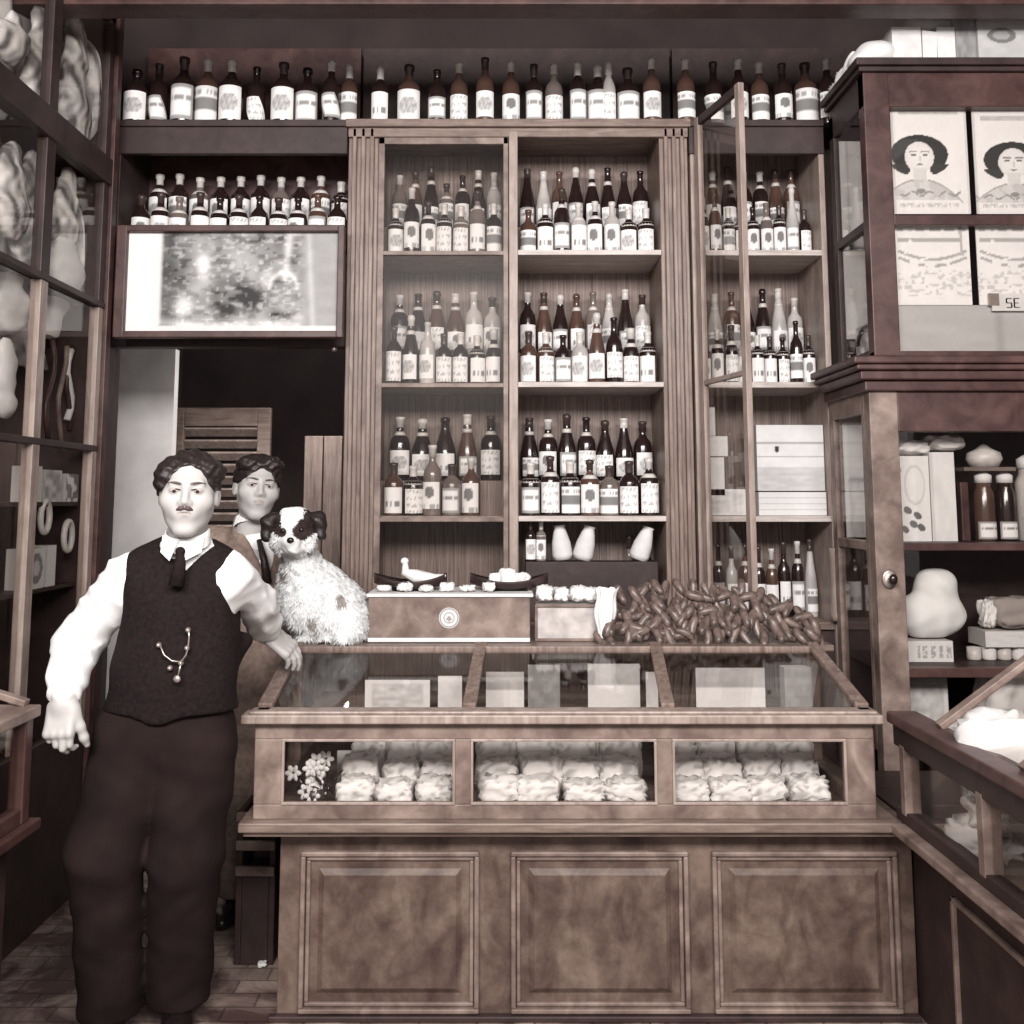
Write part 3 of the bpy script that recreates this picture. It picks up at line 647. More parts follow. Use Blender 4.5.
# ------------------------------------------------------------------ things on the counter top
ZC1 = ZTOP
a = PX(368, 620, 3.60); b = PX(530, 620, 3.60); zt = PZ(597, 3.60)
t = thing('wooden_drawer_box', 'long low wooden box with pale round emblem standing on the counter beside the dog', 'box', ((a + b) / 2, 3.7, ZC1))
m = MB(); m.box(a, b, 3.60, 3.86, ZC1 + .001, zt); m.build('box_body', W_MID, t, .004)
m = MB(); m.box(a - .006, b + .012, 3.592, 3.87, zt, zt + .012); m.box(a + .0, b, 3.594, 3.60, ZC1 + .003, ZC1 + .018); m.build('box_lid', PAPER, t, .003)
q = P(449, 618, 3.595); m = MB()
def emb(u, v):
    r = math.hypot(u - .5, v - .5) * 2
    return .2 if .82 < r < .93 else (.75 if r > .55 else (.3 if (abs(u - .5) + abs(v - .45)) < .14 or abs(r - .45) < .06 else .7))
vs = [Vector((q.x, 3.5975, q.z))]; cs = [(.3, .28, .27)]; fs = []
for r_ in range(1, 9):
    for j in range(24):
        tt = 2 * PI * j / 24; R_ = .036 * r_ / 8; vs.append(Vector((q.x + R_ * math.cos(tt), 3.5975, q.z + R_ * math.sin(tt)))); c = emb(.5 + .5 * r_ / 8 * math.cos(tt), .5 + .5 * r_ / 8 * math.sin(tt)); cs.append((c, c * .96, c * .94))
for j in range(24):
    fs.append((0, 1 + j, 1 + (j + 1) % 24))
    for r_ in range(7): fs.append((1 + r_ * 24 + j, 1 + (r_ + 1) * 24 + j, 1 + (r_ + 1) * 24 + (j + 1) % 24, 1 + r_ * 24 + (j + 1) % 24))
m.add(vs, fs, False, cs); m.build('emblem', PAPER_V, t)
# two boat-shaped trays on the box
def tray(px0, px1, py, label, tilt):
    q0 = P(px0, py, 3.72); q1 = P(px1, py, 3.72); L = (q1.x - q0.x) / 2; cx = (q0.x + q1.x) / 2; z = zt + .018
    t = thing('boat_shaped_tray', label, 'tray', (cx, 3.72, z - .005))
    m = MB(); n = 16; vs = []; fs = []
    for i in range(n + 1):
        u = i / n * 2 - 1; wd = .065 * math.sqrt(max(0, 1 - u * u)) + .003; lift = .028 * u * u
        for j in range(9):
            v = j / 8 * 2 - 1; vs.append((cx + u * L, 3.72 + v * wd, z + lift + .030 * v * v + tilt * u))
    for i in range(n):
        for j in range(8): k = i * 9 + j; fs.append((k, k + 1, k + 10, k + 9))
    nb = len(vs); vs += [(x, y, z_ - .007) for x, y, z_ in vs]; fs += [tuple(nb + q for q in f[::-1]) for f in fs]
    for i in range(n):
        for j in (0, 8): k = i * 9 + j; f = (k, k + 9, nb + k + 9, nb + k); fs.append(f if j == 0 else f[::-1])
    for i in (0, n):
        for j in range(8): k = i * 9 + j; fs.append((k, k + 1, nb + k + 1, nb + k))
    m.add(vs, fs, True); m.build('tray_shell', W_DARK, t)
    m = MB(); m.box(cx - L * .5, cx + L * .5, 3.69, 3.75, z - .0185, z - .006); m.build('tray_foot', W_DARK, t, .003)
    return cx, z
c1, z1t = tray(374, 447, 578, 'dark boat-shaped tray holding pale wrapped food, on the left of the wooden box', .0)
c2, z2t = tray(470, 548, 578, 'dark boat-shaped tray with white lumps, on the right of the wooden box', .0)
m = MB(); m.tube([(c1 - .02, 3.72, z1t + .10), (c1 - .02, 3.72, z1t + .06), (c1 + .02, 3.71, z1t + .045), (c1 + .09, 3.71, z1t + .035), (c1 + .13, 3.71, z1t + .05)], [.008, .018, .026, .020, .004], 10)
m.ell((c1 - .022, 3.72, z1t + .10), (.015, .013, .013)); m.build('wrapped_fish', PAPER, None, label='pale upright wrapped piece with small head lying in the left tray', cat='food')
for i, (dx, sz) in enumerate(((-.05, .024), (-.005, .034), (.05, .026))):
    packet('white_lump', (c2 + dx, 3.72, z2t + .010), (sz * 1.7, .05, sz * 1.7), .3 * i, (0, 0), 200 + i, amp=.006, prt=False, label='white soft lump, %s from left in the right tray' % ORD[i], cat='food', group='lumps in the right tray')
for i in range(6):
    q = a + .05 + i * .075
    packet('paper_scrap', (q, 3.655, zt + .013), (.05, .04, .018 + .01 * (i % 2)), i, (0, 0), 220 + i, amp=.006, mat=PAPER_V, label='small crumpled paper scrap on the front edge of the wooden box, %s from left' % ORD[i], cat='paper', group='paper scraps on the wooden box')
# glass storage jar box right of it
a2 = PX(536, 620, 3.62); b2 = PX(602, 620, 3.62); zt2 = PZ(606, 3.62)
t = thing('glass_sweet_box', 'small pale glass-fronted box on the counter between the wooden box and bananas', 'box', ((a2 + b2) / 2, 3.7, ZC1))
m = MB(); m.box(a2, b2, 3.64, 3.80, ZC1 + .001, zt2); m.build('box_body', plain('milky_pane', (.50, .46, .44), .3, .35, 20), t, .004)
m = MB(); moulding(m, a2 - .004, b2 + .004, ZC1 + .001, zt2 + .004, 3.64, .010, .008); m.build('box_frame', W_MID, t, .002)
rr = random.Random(12)
for i, (px, py, s) in enumerate(((545, 598, .05), (560, 592, .045), (578, 596, .05), (592, 590, .045))):
    q = P(px, py, 3.70); packet('small_package', (q.x, 3.70, zt2 + .006), (s * 1.1, .07, s), rr.uniform(-.4, .4), (0, 0), 240 + i, amp=.009, mat=[PAPER_V, CLOTHG][i % 2] if i % 2 == 0 else PAPER_V,
        label='small %s package on the glass-fronted box, %s from left' % (['white', 'printed'][i % 2], ORD[i]), cat='package', group='packages on the glass-fronted box', prt=i % 2 == 1)
# white pleated paper bag
q = P(604, 600, 3.6); m = MB(); vs = []; fs = []; cs = []
for j in range(11):
    v = j / 10; R_ = .026 + .016 * v * v - .006 * math.sin(v * 9)
    for i in range(24):
        tt = 2 * PI * i / 24; r_ = R_ * (1 + .14 * math.cos(tt * 6)); vs.append((q.x + .012 * v * v + r_ * math.cos(tt), 3.60 + r_ * .7 * math.sin(tt), ZC1 + .001 + .19 * v + .006 * math.cos(tt * 5) * v))
for j in range(10):
    for i in range(24): i2 = (i + 1) % 24; fs.append((j * 24 + i, j * 24 + i2, (j + 1) * 24 + i2, (j + 1) * 24 + i))
fs.append(tuple(range(24))[::-1]); fs.append(tuple(240 + i for i in range(24))); m.add(vs, fs, True); m.build('paper_bag', SHIRT, None, label='upright white pleated paper bag standing left of the banana heap', cat='bag')
# white paper cones leaning on the lowest middle shelf
for i, (px, py, lean, lab) in enumerate(((563, 540, -.1, 'leftmost white paper cone on the lowest middle shelf'), (582, 540, .25, 'second white paper cone on the lowest middle shelf, leaning right'), (638, 545, .35, 'white paper cone leaning on the lowest middle shelf above the bananas'))):
    q = P(px, 582, 4.30); m = MB(); top = P(px, 526, 4.30).z
    m.lathe([(0, 0), (.036, 0), (.044, .02), (.040, .07), (.030, .11), (.022, .135), (.026, .145), (0, .146)], (0, 0, 0), 14)
    R_ = Matrix.Rotation(lean, 3, 'Y'); m.v = [tuple(R_ @ Vector(v) + Vector((q.x, 4.30, PZ(561, 4.3) + .006))) for v in m.v]
    m.build('paper_cone', PAPER, None, label=lab, cat='paper cone')
m = MB(); m.box(xm1 + .03, xb0 - .03, 4.24, 4.36, Z4, PZ(561, 4.3)); m.build('dark_carton', W_DARK, None, .004, label='low dark carton under the white paper cones behind the counter', cat='box')
row('ff', xm1 + .03, xm1 + .12, 4.29, PZ(561, 4.3) + .001, 'the dark carton', 'bottles on the dark carton', 95, .75, .2)
row('ww', xb0 - .16, xb0 - .02, 4.44, Z4 + .001, 'lowest middle shelf', 'bottles behind the carton', 96, 1.25, .2)
# bananas
def banana_mesh():
    m = MB(); n = 10; pts = []; rr_ = []
    for i in range(n + 1):
        u = i / n * 2 - 1; pts.append((u * .045, 0, .010 * (1 - u * u))); rr_.append(.005 + .0135 * math.sqrt(max(0, 1 - abs(u) ** 3)))
    m.tube(pts, rr_, 8); return m
m = banana_mesh(); proto_b = m.build('banana', BANANA)
proto_b.location = (0, 0, 0)
BAN = []
rr = random.Random(21)
def prof(u):   # outline of the heap, height over the counter
    return float(np.interp(u, [0, .03, .12, .22, .5, .75, .9, 1], [.04, .07, .155, .185, .18, .165, .10, .03]))
X0, X1 = PX(598, 635, 3.60), PX(826, 635, 3.60)
for L in range(7):
    for i in range(22):
        u = (i + .5 * (L % 2) + .3) / 22; h = .018 + L * .026
        if h > prof(u) + .004: continue
        x = X0 + (X1 - X0) * u; y = 3.585 + .020 * L
        ang = rr.choice([rr.uniform(.9, 2.2), rr.uniform(.2, 2.9)])
        BAN.append((x + rr.uniform(-.008, .008), y, ZTOP + h + .004, ang, rr.uniform(-.9, -.1), rr.uniform(0, 6.28)))
for i, (x, y, z, a_, tl, ro) in enumerate(BAN):
    o = proto_b if i == 0 else proto_b.copy()
    if i: COL.objects.link(o)
    M_ = Matrix.Rotation(tl, 3, 'X') @ Matrix.Rotation(-a_, 3, 'Y') @ Matrix.Rotation(ro, 3, 'X')
    o.rotation_euler = M_.to_euler(); s = rr.uniform(.75, .98); o.scale = (s, s, s)
    o.location = (x, y, z)
    tag(o, 'small brown banana in the heap on the right of the counter', 'banana', 'bananas heaped on the counter')

# boxes on the lower shelf of right bay and paper cards
yy = YF + .06; x0 = PX(757, 460, yy); x1 = PX(824, 460, yy)
def f_crate(u, v):
    if abs(v - .72) < .02 or abs(v - .52) < .012: return .42
    if math.hypot((u - .3) * 1.5, v - .63) < .05: return .04
    return .70 + .1 * nz(u, v, 6) if v > .35 else .50 + .12 * nz(u, v * 3, 8)
card('pale_wooden_box', x0, x1, yy, Z3 + .105, PZ(425, yy), f_crate, 'large pale wooden box with dark round hole on the third shelf of right bay', 'box', .22, nu=50, nv=60)
card('flat_carton', x0, x1, yy - .01, Z3 + .001, Z3 + .10, lambda u, v: .42 if (abs((v * 4) % 1 - .5) > .44) else .70, 'pale flat carton stack piece under the wooden box with the hole', 'box', .24, nu=10, nv=40)
for i, (a_, b_, t_, bt, lab) in enumerate(((698, 716, 407, 436, 'small white box topmost in the leftmost pile seen through the open glazed door'), (702, 728, 436, 456, 'white box lying across the pile behind the open glazed door'), (702, 724, 457, 486, 'squarish white box at middle of the pile behind the open door'), (700, 745, 489, 512, 'wide flat grey box lowest in the pile behind the open door'))):
    y_ = YF + .08; card('white_box' if i < 3 else 'flat_box', PX(a_, 460, y_), PX(b_, 460, y_), y_, [PZ(436, y_), PZ(456.5, y_), Z3 + .085, Z3 + .001][i] + .001, PZ([407, 436, 457, 489][i], y_) - .001, f_white if i < 3 else f_print, lab, 'box', .1, nu=8, nv=8)

# ------------------------------------------------------------------ right-hand cabinet
XF = 1.417; YR = 3.745; YRB = 4.155; XE = 2.55
zu0, zu1 = PZ(356, YR), PZ(68, YR)
t = thing('glazed_upper_cabinet', 'dark wooden glazed upper cabinet on the right showing portrait posters', 'cabinet', ((XF + XE) / 2, 3.9, zu0))
pw = PX(894, 200, YR) - PX(868, 200, YR)
zm = PZ(219, YR)
m = MB(); m.box(XF, XF + pw, YR, YR + .06, zu0, zu1); m.box(XE - .06, XE, YR, YR + .06, zu0, zu1); m.box(XF, XE, YR + .001, YR + .06, zu1 - .155, zu1); m.box(XF, XE, YR + .001, YR + .05, zu0, zu0 + .02)
m.build('front_frame', W_RED, t, .004)
m = MB(); m.box(XF + pw, XE - .06, YR + .005, YR + .035, zm - .022, zm + .018); m.build('cross_rail', W_RED, t, .003)
m = MB(); m.box(XF, XF + .03, YRB - .05, YRB, zu0, zu1 - .05); m.box(XF, XF + .03, YR + .06, YRB - .05, zm - .03, zm + .005); m.box(XF, XF + .03, YR + .06, YRB, zu1 - .15, zu1 - .02); m.box(XF, XF + .03, YR + .06, YRB, zu0, zu0 + .03); m.build('side_frame', W_DARK, t, .003)
m = MB(); m.box(XF - .035, XE, YR - .035, YRB, zu1, zu1 + .03); m.box(XF - .02, XE, YR - .02, YRB, zu1 - .02, zu1); m.build('top_board', W_DARK, t, .005)
MB().box(XF + pw - .01, XE - .05, YR + .018, YR + .021, zu0 + .02, zu1 - .15).build('front_glass', GLASS, t)
MB().box(XF + .012, XF + .015, YR + .06, YRB - .05, zu0 + .03, zu1 - .14).build('side_glass', GLASS, t)
MB().box(XF + .02, XE, YRB - .02, YRB, zu0, zu1).build('back_panel', W_DARK, t)
MB().box(XE - .02, XE, YR + .06, YRB - .02, zu0, zu1).build('side_panel', W_DARK, t)
MB().box(XF + .03, XE - .02, YR + .07, YRB - .02, zm - .02, zm).build('shelf', W_DARK, t)
# portrait posters
def portrait(cx, cy, s):
    def f(u, v):
        X = (u - cx) / s; Y = (v - cy) / s * 1.95
        c = .90 - .05 * nz(u, v, 9)
        if .06 < v < .10 and .07 < u < .85 and nz(u * 3, v, 30) > .45: c = .6
        if .885 < v < .935 and .1 < u < .9: c = .52 + .12 * nz(u, v * 2, 20)
        if min(u, 1 - u) < .03 or v > .97: c = .7
        hr = math.hypot(X / 1.22, (Y - .05) / 1.1)                                   # bobbed dark hair
        if hr < 1 and Y > -.95 and not (abs(X) < .42 and Y < -.55): c = .05
        if Y < -.5 and Y > -1.05 and .5 < abs(X) < 1.25 and hr < 1.15: c = .06
        fh = math.hypot(X / .62, (Y + .10) / .86)
        if fh < 1: c = .86 - .08 * fh ** 3
        if abs(X) < .28 and -1.35 < Y < -.7: c = .72                                  # neck
        for sx in (-1, 1):
            if math.hypot((X - .25 * sx) / .12, (Y - .02) / .06) < 1: c = .18
            if abs(X - .25 * sx) < .17 and abs(Y - .20 + .25 * (X - .25 * sx) ** 2) < .035: c = .3
        if abs(X - .03) < .05 and -.35 < Y < -.02: c = .62
        if math.hypot(X / .15, (Y + .52) / .055) < 1: c = .25
        sh = -1.35 - .42 * X * X
        if Y < sh and Y > -2.5 and abs(X) < 1.75: c = .70 - .10 * (nz(u, v, 16) > .55)
        if abs(Y - sh) < .05 and .3 < abs(X) < 1.75: c = .42
        if abs(Y + 2.15 + .12 * math.cos(X * 9)) < .07 and abs(X) < 1.7 and nz(u, v, 30) > .35: c = .35
        if math.hypot(X / .2, (Y + 2.0) / .14) < 1: c = .3
        return c
    return f
def lower_fn(u, v):
    c = .90 - .05 * nz(u, v, 10)
    for k, y0_ in enumerate((.93, .80, .68, .60)):
        yy_ = y0_ - .12 * math.sin(u * PI) * (k > 1)
        if abs(v - yy_) < .018 and .04 < u < .96 and nz(u + k, v, 14) > .3: c = .45
    if abs(u - .93 + .05 * v) < .02 and v > .6: c = .5
    if .1 < v < .42 and nz(u, v * 2, 22) > .62: c = .64
    return c
YPo = 3.80
def two_sheets(px0, px1, pyt, fnp, lab1, lab2, group):
    card('portrait_poster', PX(px0, 160, YPo), PX(px1, 160, YPo), YPo, PZ(217, YPo) + .012, PZ(pyt, YPo), fnp, lab1, 'poster', .004, nu=80, nv=110)
    card('printed_sheet', PX(px0 + 3, 260, YPo), PX(px1 + 2, 260, YPo), YPo, PZ(305, YPo), PZ(221, YPo) - .012, lower_fn, lab2, 'sheet', .004, nu=60, nv=60)
two_sheets(892, 968, 102, portrait(.36, .52, .31), 'poster with dark bob-haired woman portrait, left one behind upper cabinet glass', 'white printed sheet under the left portrait poster', 'posters')
two_sheets(974, 1052, 109, portrait(.50, .50, .31), 'portrait poster at the right edge, partly cut by the frame', 'white printed sheet under the right-edge portrait poster', 'posters')
card('grey_card', PX(897, 330, YPo + .01), PX(1060, 330, YPo + .01), YPo + .005, zu0 + .021, PZ(304, YPo) - .004, lambda u, v: .46 + .06 * nz(u, v, 6) - .1 * (abs(u - .62) < .008), 'plain grey card across the bottom of the upper cabinet', 'card', .01)
def letters(m, txt, x, z, h, y):
    S = {'S': [(0, 1, 1, 1), (0, .5, 1, .5), (0, 0, 1, 0), (0, .5, 0, 1), (1, 0, 1, .5)], 'E': [(0, 0, 0, 1), (0, 1, 1, 1), (0, .5, .8, .5), (0, 0, 1, 0)], 'L': [(0, 0, 0, 1), (0, 0, 1, 0)]}
    for ch in txt:
        for (a_, b_, c_, d_) in S[ch]:
            m.bar((x + a_ * h * .55, y, z + b_ * h), (x + c_ * h * .55, y, z + d_ * h), .002, h * .14, (0, -1, .001) if a_ != c_ else (1, 0, 0))
        x += h * .85
q0 = P(992, 311, YPo - .01); q1 = P(1036, 294, YPo - .01)
t2 = thing('price_tag', 'small white tag with dark lettering pinned at the right edge of the upper cabinet', 'tag', ((q0.x + q1.x) / 2, YPo - .012, q0.z))
m = MB(); m.box(q0.x, q1.x, YPo - .014, YPo - .008, q0.z, q1.z); m.build('tag_card', PAPER, t2)
m = MB(); letters(m, 'SE', q0.x + .055, q0.z + .013, .035, YPo - .0155); m.build('lettering', LEATHER, t2)
m = MB(); m.box(q0.x - .012, q0.x + .028, YPo - .015, YPo - .007, q0.z + .02, q1.z + .002); m.build('clip', BRASS, t2)
# things behind the side glass of the upper cabinet
def side_sheet(name, y0, y1, z0, z1, fn, label, cat, x=XF + .022, nu=24, nv=50):
    m = MB(); m.col = (.6, .58, .56); m.box(x, x + .006, y0, y1, z0, z1); m.col = None
    grid(m, (x - .0012, y1, z0), Vector((0, -1, 0)), Vector((0, 0, 1)), y1 - y0, z1 - z0, fn, nu, nv)
    return m.build(name, PAPER_V, None, label=label, cat=cat)
card('hanging_sheet', XF + .018, XF + .26, 4.09, zm + .02, zu1 - .17, lambda u, v: .86 - .14 * nz(u * 2, v, 8) - .2 * (abs(u - .12) < .02), 'tall pale hanging sheet behind the upper side pane of upper cabinet', 'sheet', .006)
card('hanging_sheet', XF + .018, XF + .26, 4.09, zu0 + .12, zm - .04, lambda u, v: .84 - .3 * math.exp(-((u - .12) ** 2 / .002 + (v - .5) ** 2 / .005)) - .1 * nz(u, v, 6), 'tall pale hanging sheet behind the lower side pane of upper cabinet', 'sheet', .006)
side_sheet('small_portrait_card', YR + .075, YR + .24, zu0 + .035, zu0 + .145, lambda u, v: .04 if (.55 < math.hypot((u - .6) / .6, (v - .35) / .6) < 1.0 and v > .3) else .5 + .3 * nz(u, v, 7), 'small card with dark-haired head behind side glass near the cornice', 'card', XF + .019, 30, 30)

# lower cabinet with cornice
XG = 1.372; YG = 3.70; zl0 = ZTOP + .0; zc1 = PZ(356, YG - .06)
zcb = PZ(392, YG)
t = thing('glazed_lower_cabinet', 'wooden glazed cabinet with heavy cornice on the right, holding jars and packages', 'cabinet', ((XG + XE) / 2, 3.9, .3))
m = MB()
for (o_, z0_, z1_) in ((.075, zc1 - .028, zc1), (.06, zc1 - .05, zc1 - .028), (.042, zc1 - .085, zc1 - .05), (.02, zc1 - .125, zc1 - .085)):
    m.box(XG - o_, XE, YG - o_, YRB, z0_, z1_)
m.build('cornice', W_RED, t, .006)
zfr = PZ(430, YG)
pl = PX(897, 500, YG) - PX(866, 500, YG) - .008
zsh = PZ(543, YG); zbt = PZ(668, YG)
m = MB(); m.box(XG, XG + pl, YG, YG + .06, .3, zc1 - .12); m.box(XE - .06, XE, YG, YG + .06, .3, zc1 - .12); m.box(XG + pl, XE - .06, YG + .005, YG + .055, .3, .4); m.build('front_frame', W_MID, t, .004); MB().box(XG + pl, XE - .06, YG + .002, YG + .06, zfr - .005, zc1 - .12).build('frieze', W_RED, t, .003)
MB().box(XG + pl, XE - .06, YG + .004, YG + .05, zsh - .028, zsh).build('cross_rail', W_RED, t, .003)
m = MB(); m.box(XG + pl, XE - .06, YG + .004, YG + .05, zbt - .035, zbt); m.build('cross_rail', W_RED, t, .003)
m = MB(); m.box(XG + .03, XE - .02, YG + .05, YRB - .02, .58, .6); m.build('floor_board', W_DARK, t)
m = MB(); m.box(XG + .03, XE - .02, YG + .05, YRB - .02, zsh - .02, zsh); m.box(XG + .03, XE - .02, YG + .05, YRB - .02, zbt - .02, zbt); m.build('shelf', W_DARK, t)
m = MB(); m.box(XG, XG + .03, YG + .06, YG + .09, .3, zc1 - .12); m.box(XG, XG + .03, YRB - .05, YRB, .3, zc1 - .12); m.box(XG, XG + .03, YG + .09, YRB - .05, zc1 - .20, zc1 - .12); m.box(XG, XG + .03, YG + .09, YRB - .05, zsh - .03, zsh + .005); m.box(XG, XG + .03, YG + .06, YRB, .3, .6); m.build('side_frame', W_MID, t, .003)
MB().box(XG + pl - .01, XE - .05, YG + .022, YG + .025, .6, zfr).build('front_glass', GLASS, t)
MB().box(XG + .012, XG + .015, YG + .08, YRB - .04, .6, zc1 - .19).build('side_glass', GLASS, t)
MB().box(XG + .03, XE, YRB - .02, YRB, .3, zc1 - .12).build('back_panel', W_DARK, t)
MB().box(XE - .02, XE, YG + .06, YRB - .02, .3, zc1 - .12).build('side_panel', W_DARK, t)
q = P(890, 579, YG - .01); m = MB(); m.lathe([(0, 0), (.026, 0), (.028, .006), (.02, .008), (0, .009)], (0, 0, 0), 18)
m.v = [(q.x + x, YG - z, q.z + y * 1.3) for x, y, z in m.v]; lp = m.build('lock_plate', BRASS, t)
m = MB(); m.ell((q.x + .004, YG - .032, q.z), (.016, .012, .020)); m.tube([(q.x + .004, YG - .03, q.z), (q.x + .002, YG - .002, q.z)], .006); m.build('knob', G_DARK, lp)
card('leaning_white_card', PX(906, 700, 3.85), PX(948, 700, 3.85), 3.85, .601, PZ(678, 3.85), f_print, 'pale printed card below the bottom shelf of lower cabinet', 'card', .01)
packet('paper_pile', (1.95, 3.86, .601), (.30, .14, .27), .1, (0, 0), 360, amp=.02, label='crumpled paper pile at the cabinet bottom right of the pale printed card', cat='paper')
# round pale post behind the side glass
q = P(835, 600, 4.12); m = MB(); m.lathe([(0, 1.01), (.028, 1.01), (.030, 1.03), (.026, 1.06), (.026, zsh - .06), (.030, zsh - .04), (0, zsh - .04)], (PX(837, 600, 4.18), 4.175, 0), 16); m.build('round_post', W_LIGHT, None, label='pale round upright post in the corner left of the lower cabinet', cat='post')
card('pale_board', XG + .035, XG + .30, 4.10, zsh + .006, zc1 - .21, lambda u, v: .82 if u < .08 else (.25 if abs(v - .5) < .02 else .70 - .2 * nz(u * 3, v, 8) * (v < .5)), 'tall pale board behind the lower cabinet side pane', 'board', .006)
# inside: middle shelf
yy = YG + .12
def f_leaf(u, v):
    c = .80 - .04 * nz(u, v, 8)
    for (cx_, cy_) in ((.35, .36), (.62, .30), (.25, .14), (.5, .20), (.72, .16)):
        if math.hypot((u - cx_ + (v - cy_) * .7) / .11, (v - cy_) / .045) < 1: c = .14
    if abs(math.hypot((u - .58) / .28, (v - .66) / .22) - 1) < .09: c = .62
    if math.hypot((u - .17) / .05, (v - .83) / .03) < 1: c = .4
    return c
card('white_tin_box', PX(895, 500, yy), PX(930, 500, yy), yy, zsh + .001, PZ(456, yy), f_leaf, 'white box printed with dark leaf sprigs on the middle shelf of lower cabinet', 'box', .12, nu=44, nv=80)
card('white_carton', PX(932, 500, yy), PX(957, 500, yy), yy + .01, zsh + .001, PZ(452, yy), lambda u, v: .8 - .1 * nz(u, v, 5) - .12 * (u < .12), 'plain white tall carton between the leaf-printed box and the jars', 'box', .12, nu=20, nv=40)
for i, (px, pt, w_, s_) in enumerate(((910, 441, .12, 1), (945, 439, .13, 2))):
    q = P(px, 456, yy + .06); packet('crumpled_wrapper', (q.x, yy + .07, PZ([456, 452][i], yy) + .004), (w_, .1, .05), .1, (0, 0), 300 + i, amp=.012, prt=False, label='crumpled white wrapper lying on top of the %s' % ['leaf-printed box', 'tall white carton'][i], cat='wrapper')
def jar(px0, px1, pyt, ybase, label, glass, lid=True, lab=True, Y=None, zb_=None):
    Y = Y or yy + .05; q0 = PX(px0, 520, Y); q1 = PX(px1, 520, Y); R_ = (q1 - q0) / 2; cx = (q0 + q1) / 2; zb_ = zb_ if zb_ is not None else zsh + .001; h = PZ(pyt, Y) - zb_
    t = thing('storage_jar', label, 'jar', (cx, Y, zb_)); m = MB()
    m.lathe([(0, 0), (R_ * .95, 0), (R_, .006), (R_, h * .68), (R_ * .72, h * .78), (R_ * .7, h * .84), (0, h * .84)], (cx, Y, zb_), 20); m.build('jar_body', glass, t)
    if lid: m = MB(); m.lathe([(0, h * .84), (R_ * .8, h * .84), (R_ * .82, h * .95), (R_ * .3, h), (0, h)], (cx, Y, zb_), 20); m.build('lid', PAPER, t)
    if lab:
        lb = label_patch(3, R_, .008, h * .28, 1.1); lb.v = [(cx + x, Y + y, zb_ + z) for x, y, z in lb.v]; lb.build('paper_label', PAPER_V, t)
jar(975, 995, 472, 0, 'dark glass storage jar with white lid, left of pair on middle shelf', G_BROWN)
jar(997, 1016, 472, 0, 'dark glass storage jar with white lid, right of pair on middle shelf', G_DARK)
q = P(985, 470, yy + .05)
m = MB(); m.box(PX(960, 500, yy + .05), PX(1018, 500, yy), yy - .0, yy + .10, PZ(471, yy), PZ(467, yy)); m.build('glass_tray', G_GREY, None, .002, label='thin tray laid across the two dark storage jars', cat='tray')
m = MB(); zj = PZ(467, yy) + .001; m.lathe([(0, 0), (.05, 0), (.066, .03), (.06, .055), (.03, .07), (.012, .085), (0, .09)], (PX(984, 460, yy + .05), yy + .05, zj), 20); m.build('covered_dish', FOIL, None, label='pale covered round dish above the dark jars', cat='dish')
jar(1018, 1044, 455, 0, 'tall pale jar at the right edge of middle shelf', G_CLEAR)
m = MB(); x_ = PX(963, 510, yy + .05); m.box(x_ - .02, x_ + .012, yy + .02, yy + .09, zsh + .001, PZ(482, yy)); m.build('narrow_bottle_box', W_RED, None, .004, label='narrow brown box between white carton and dark jars', cat='box')
# bottom shelf: white sack on a printed box
yb = YG + .13
a_ = PX(905, 650, yb); b_ = PX(953, 650, yb); zz0 = zbt + .001; zz1 = PZ(641, yb)
card('small_printed_box', a_, b_, yb, zz0, zz1, lambda u, v: .78 if not (.25 < u < .98 and abs((u * 6) % 1 - .5) < .3 and .15 < v < .8 and nz(u * 3, v, 14) > .35) else .42, 'small white box with dark print under the white sack, bottom shelf', 'box', .12, nu=40, nv=20)

# ------------------------------------------------------------------ implicit surfaces (people, dog, sack)
def sd_cap(p, a, b, ra, rb):
    a = np.asarray(a, float); b = np.asarray(b, float); ba = b - a; pa = p - a
    h = np.clip((pa @ ba) / max(1e-9, ba @ ba), 0, 1); d = pa - h[..., None] * ba
    return np.sqrt((d * d).sum(-1)) - (ra + (rb - ra) * h)
def sd_ell(p, c, r, R=None):
    q = p - np.asarray(c, float)
    if R is not None: q = q @ np.array(R)
    r = np.asarray(r, float); k0 = np.sqrt(((q / r) ** 2).sum(-1)); k1 = np.sqrt(((q / (r * r)) ** 2).sum(-1))
    return np.where(k1 > 1e-9, k0 * (k0 - 1) / np.maximum(k1, 1e-9), -r.min())
def sd_box(p, c, h, rd=0.0, R=None):
    q = p - np.asarray(c, float)
    if R is not None: q = q @ np.array(R)
    q = np.abs(q) - (np.asarray(h, float) - rd); return np.sqrt((np.maximum(q, 0) ** 2).sum(-1)) + np.minimum(q.max(-1), 0) - rd
def smin(a, b, k): h = np.maximum(k - np.abs(a - b), 0) / k; return np.minimum(a, b) - h * h * k * .25
def smax(a, b, k): return -smin(-a, -b, k)
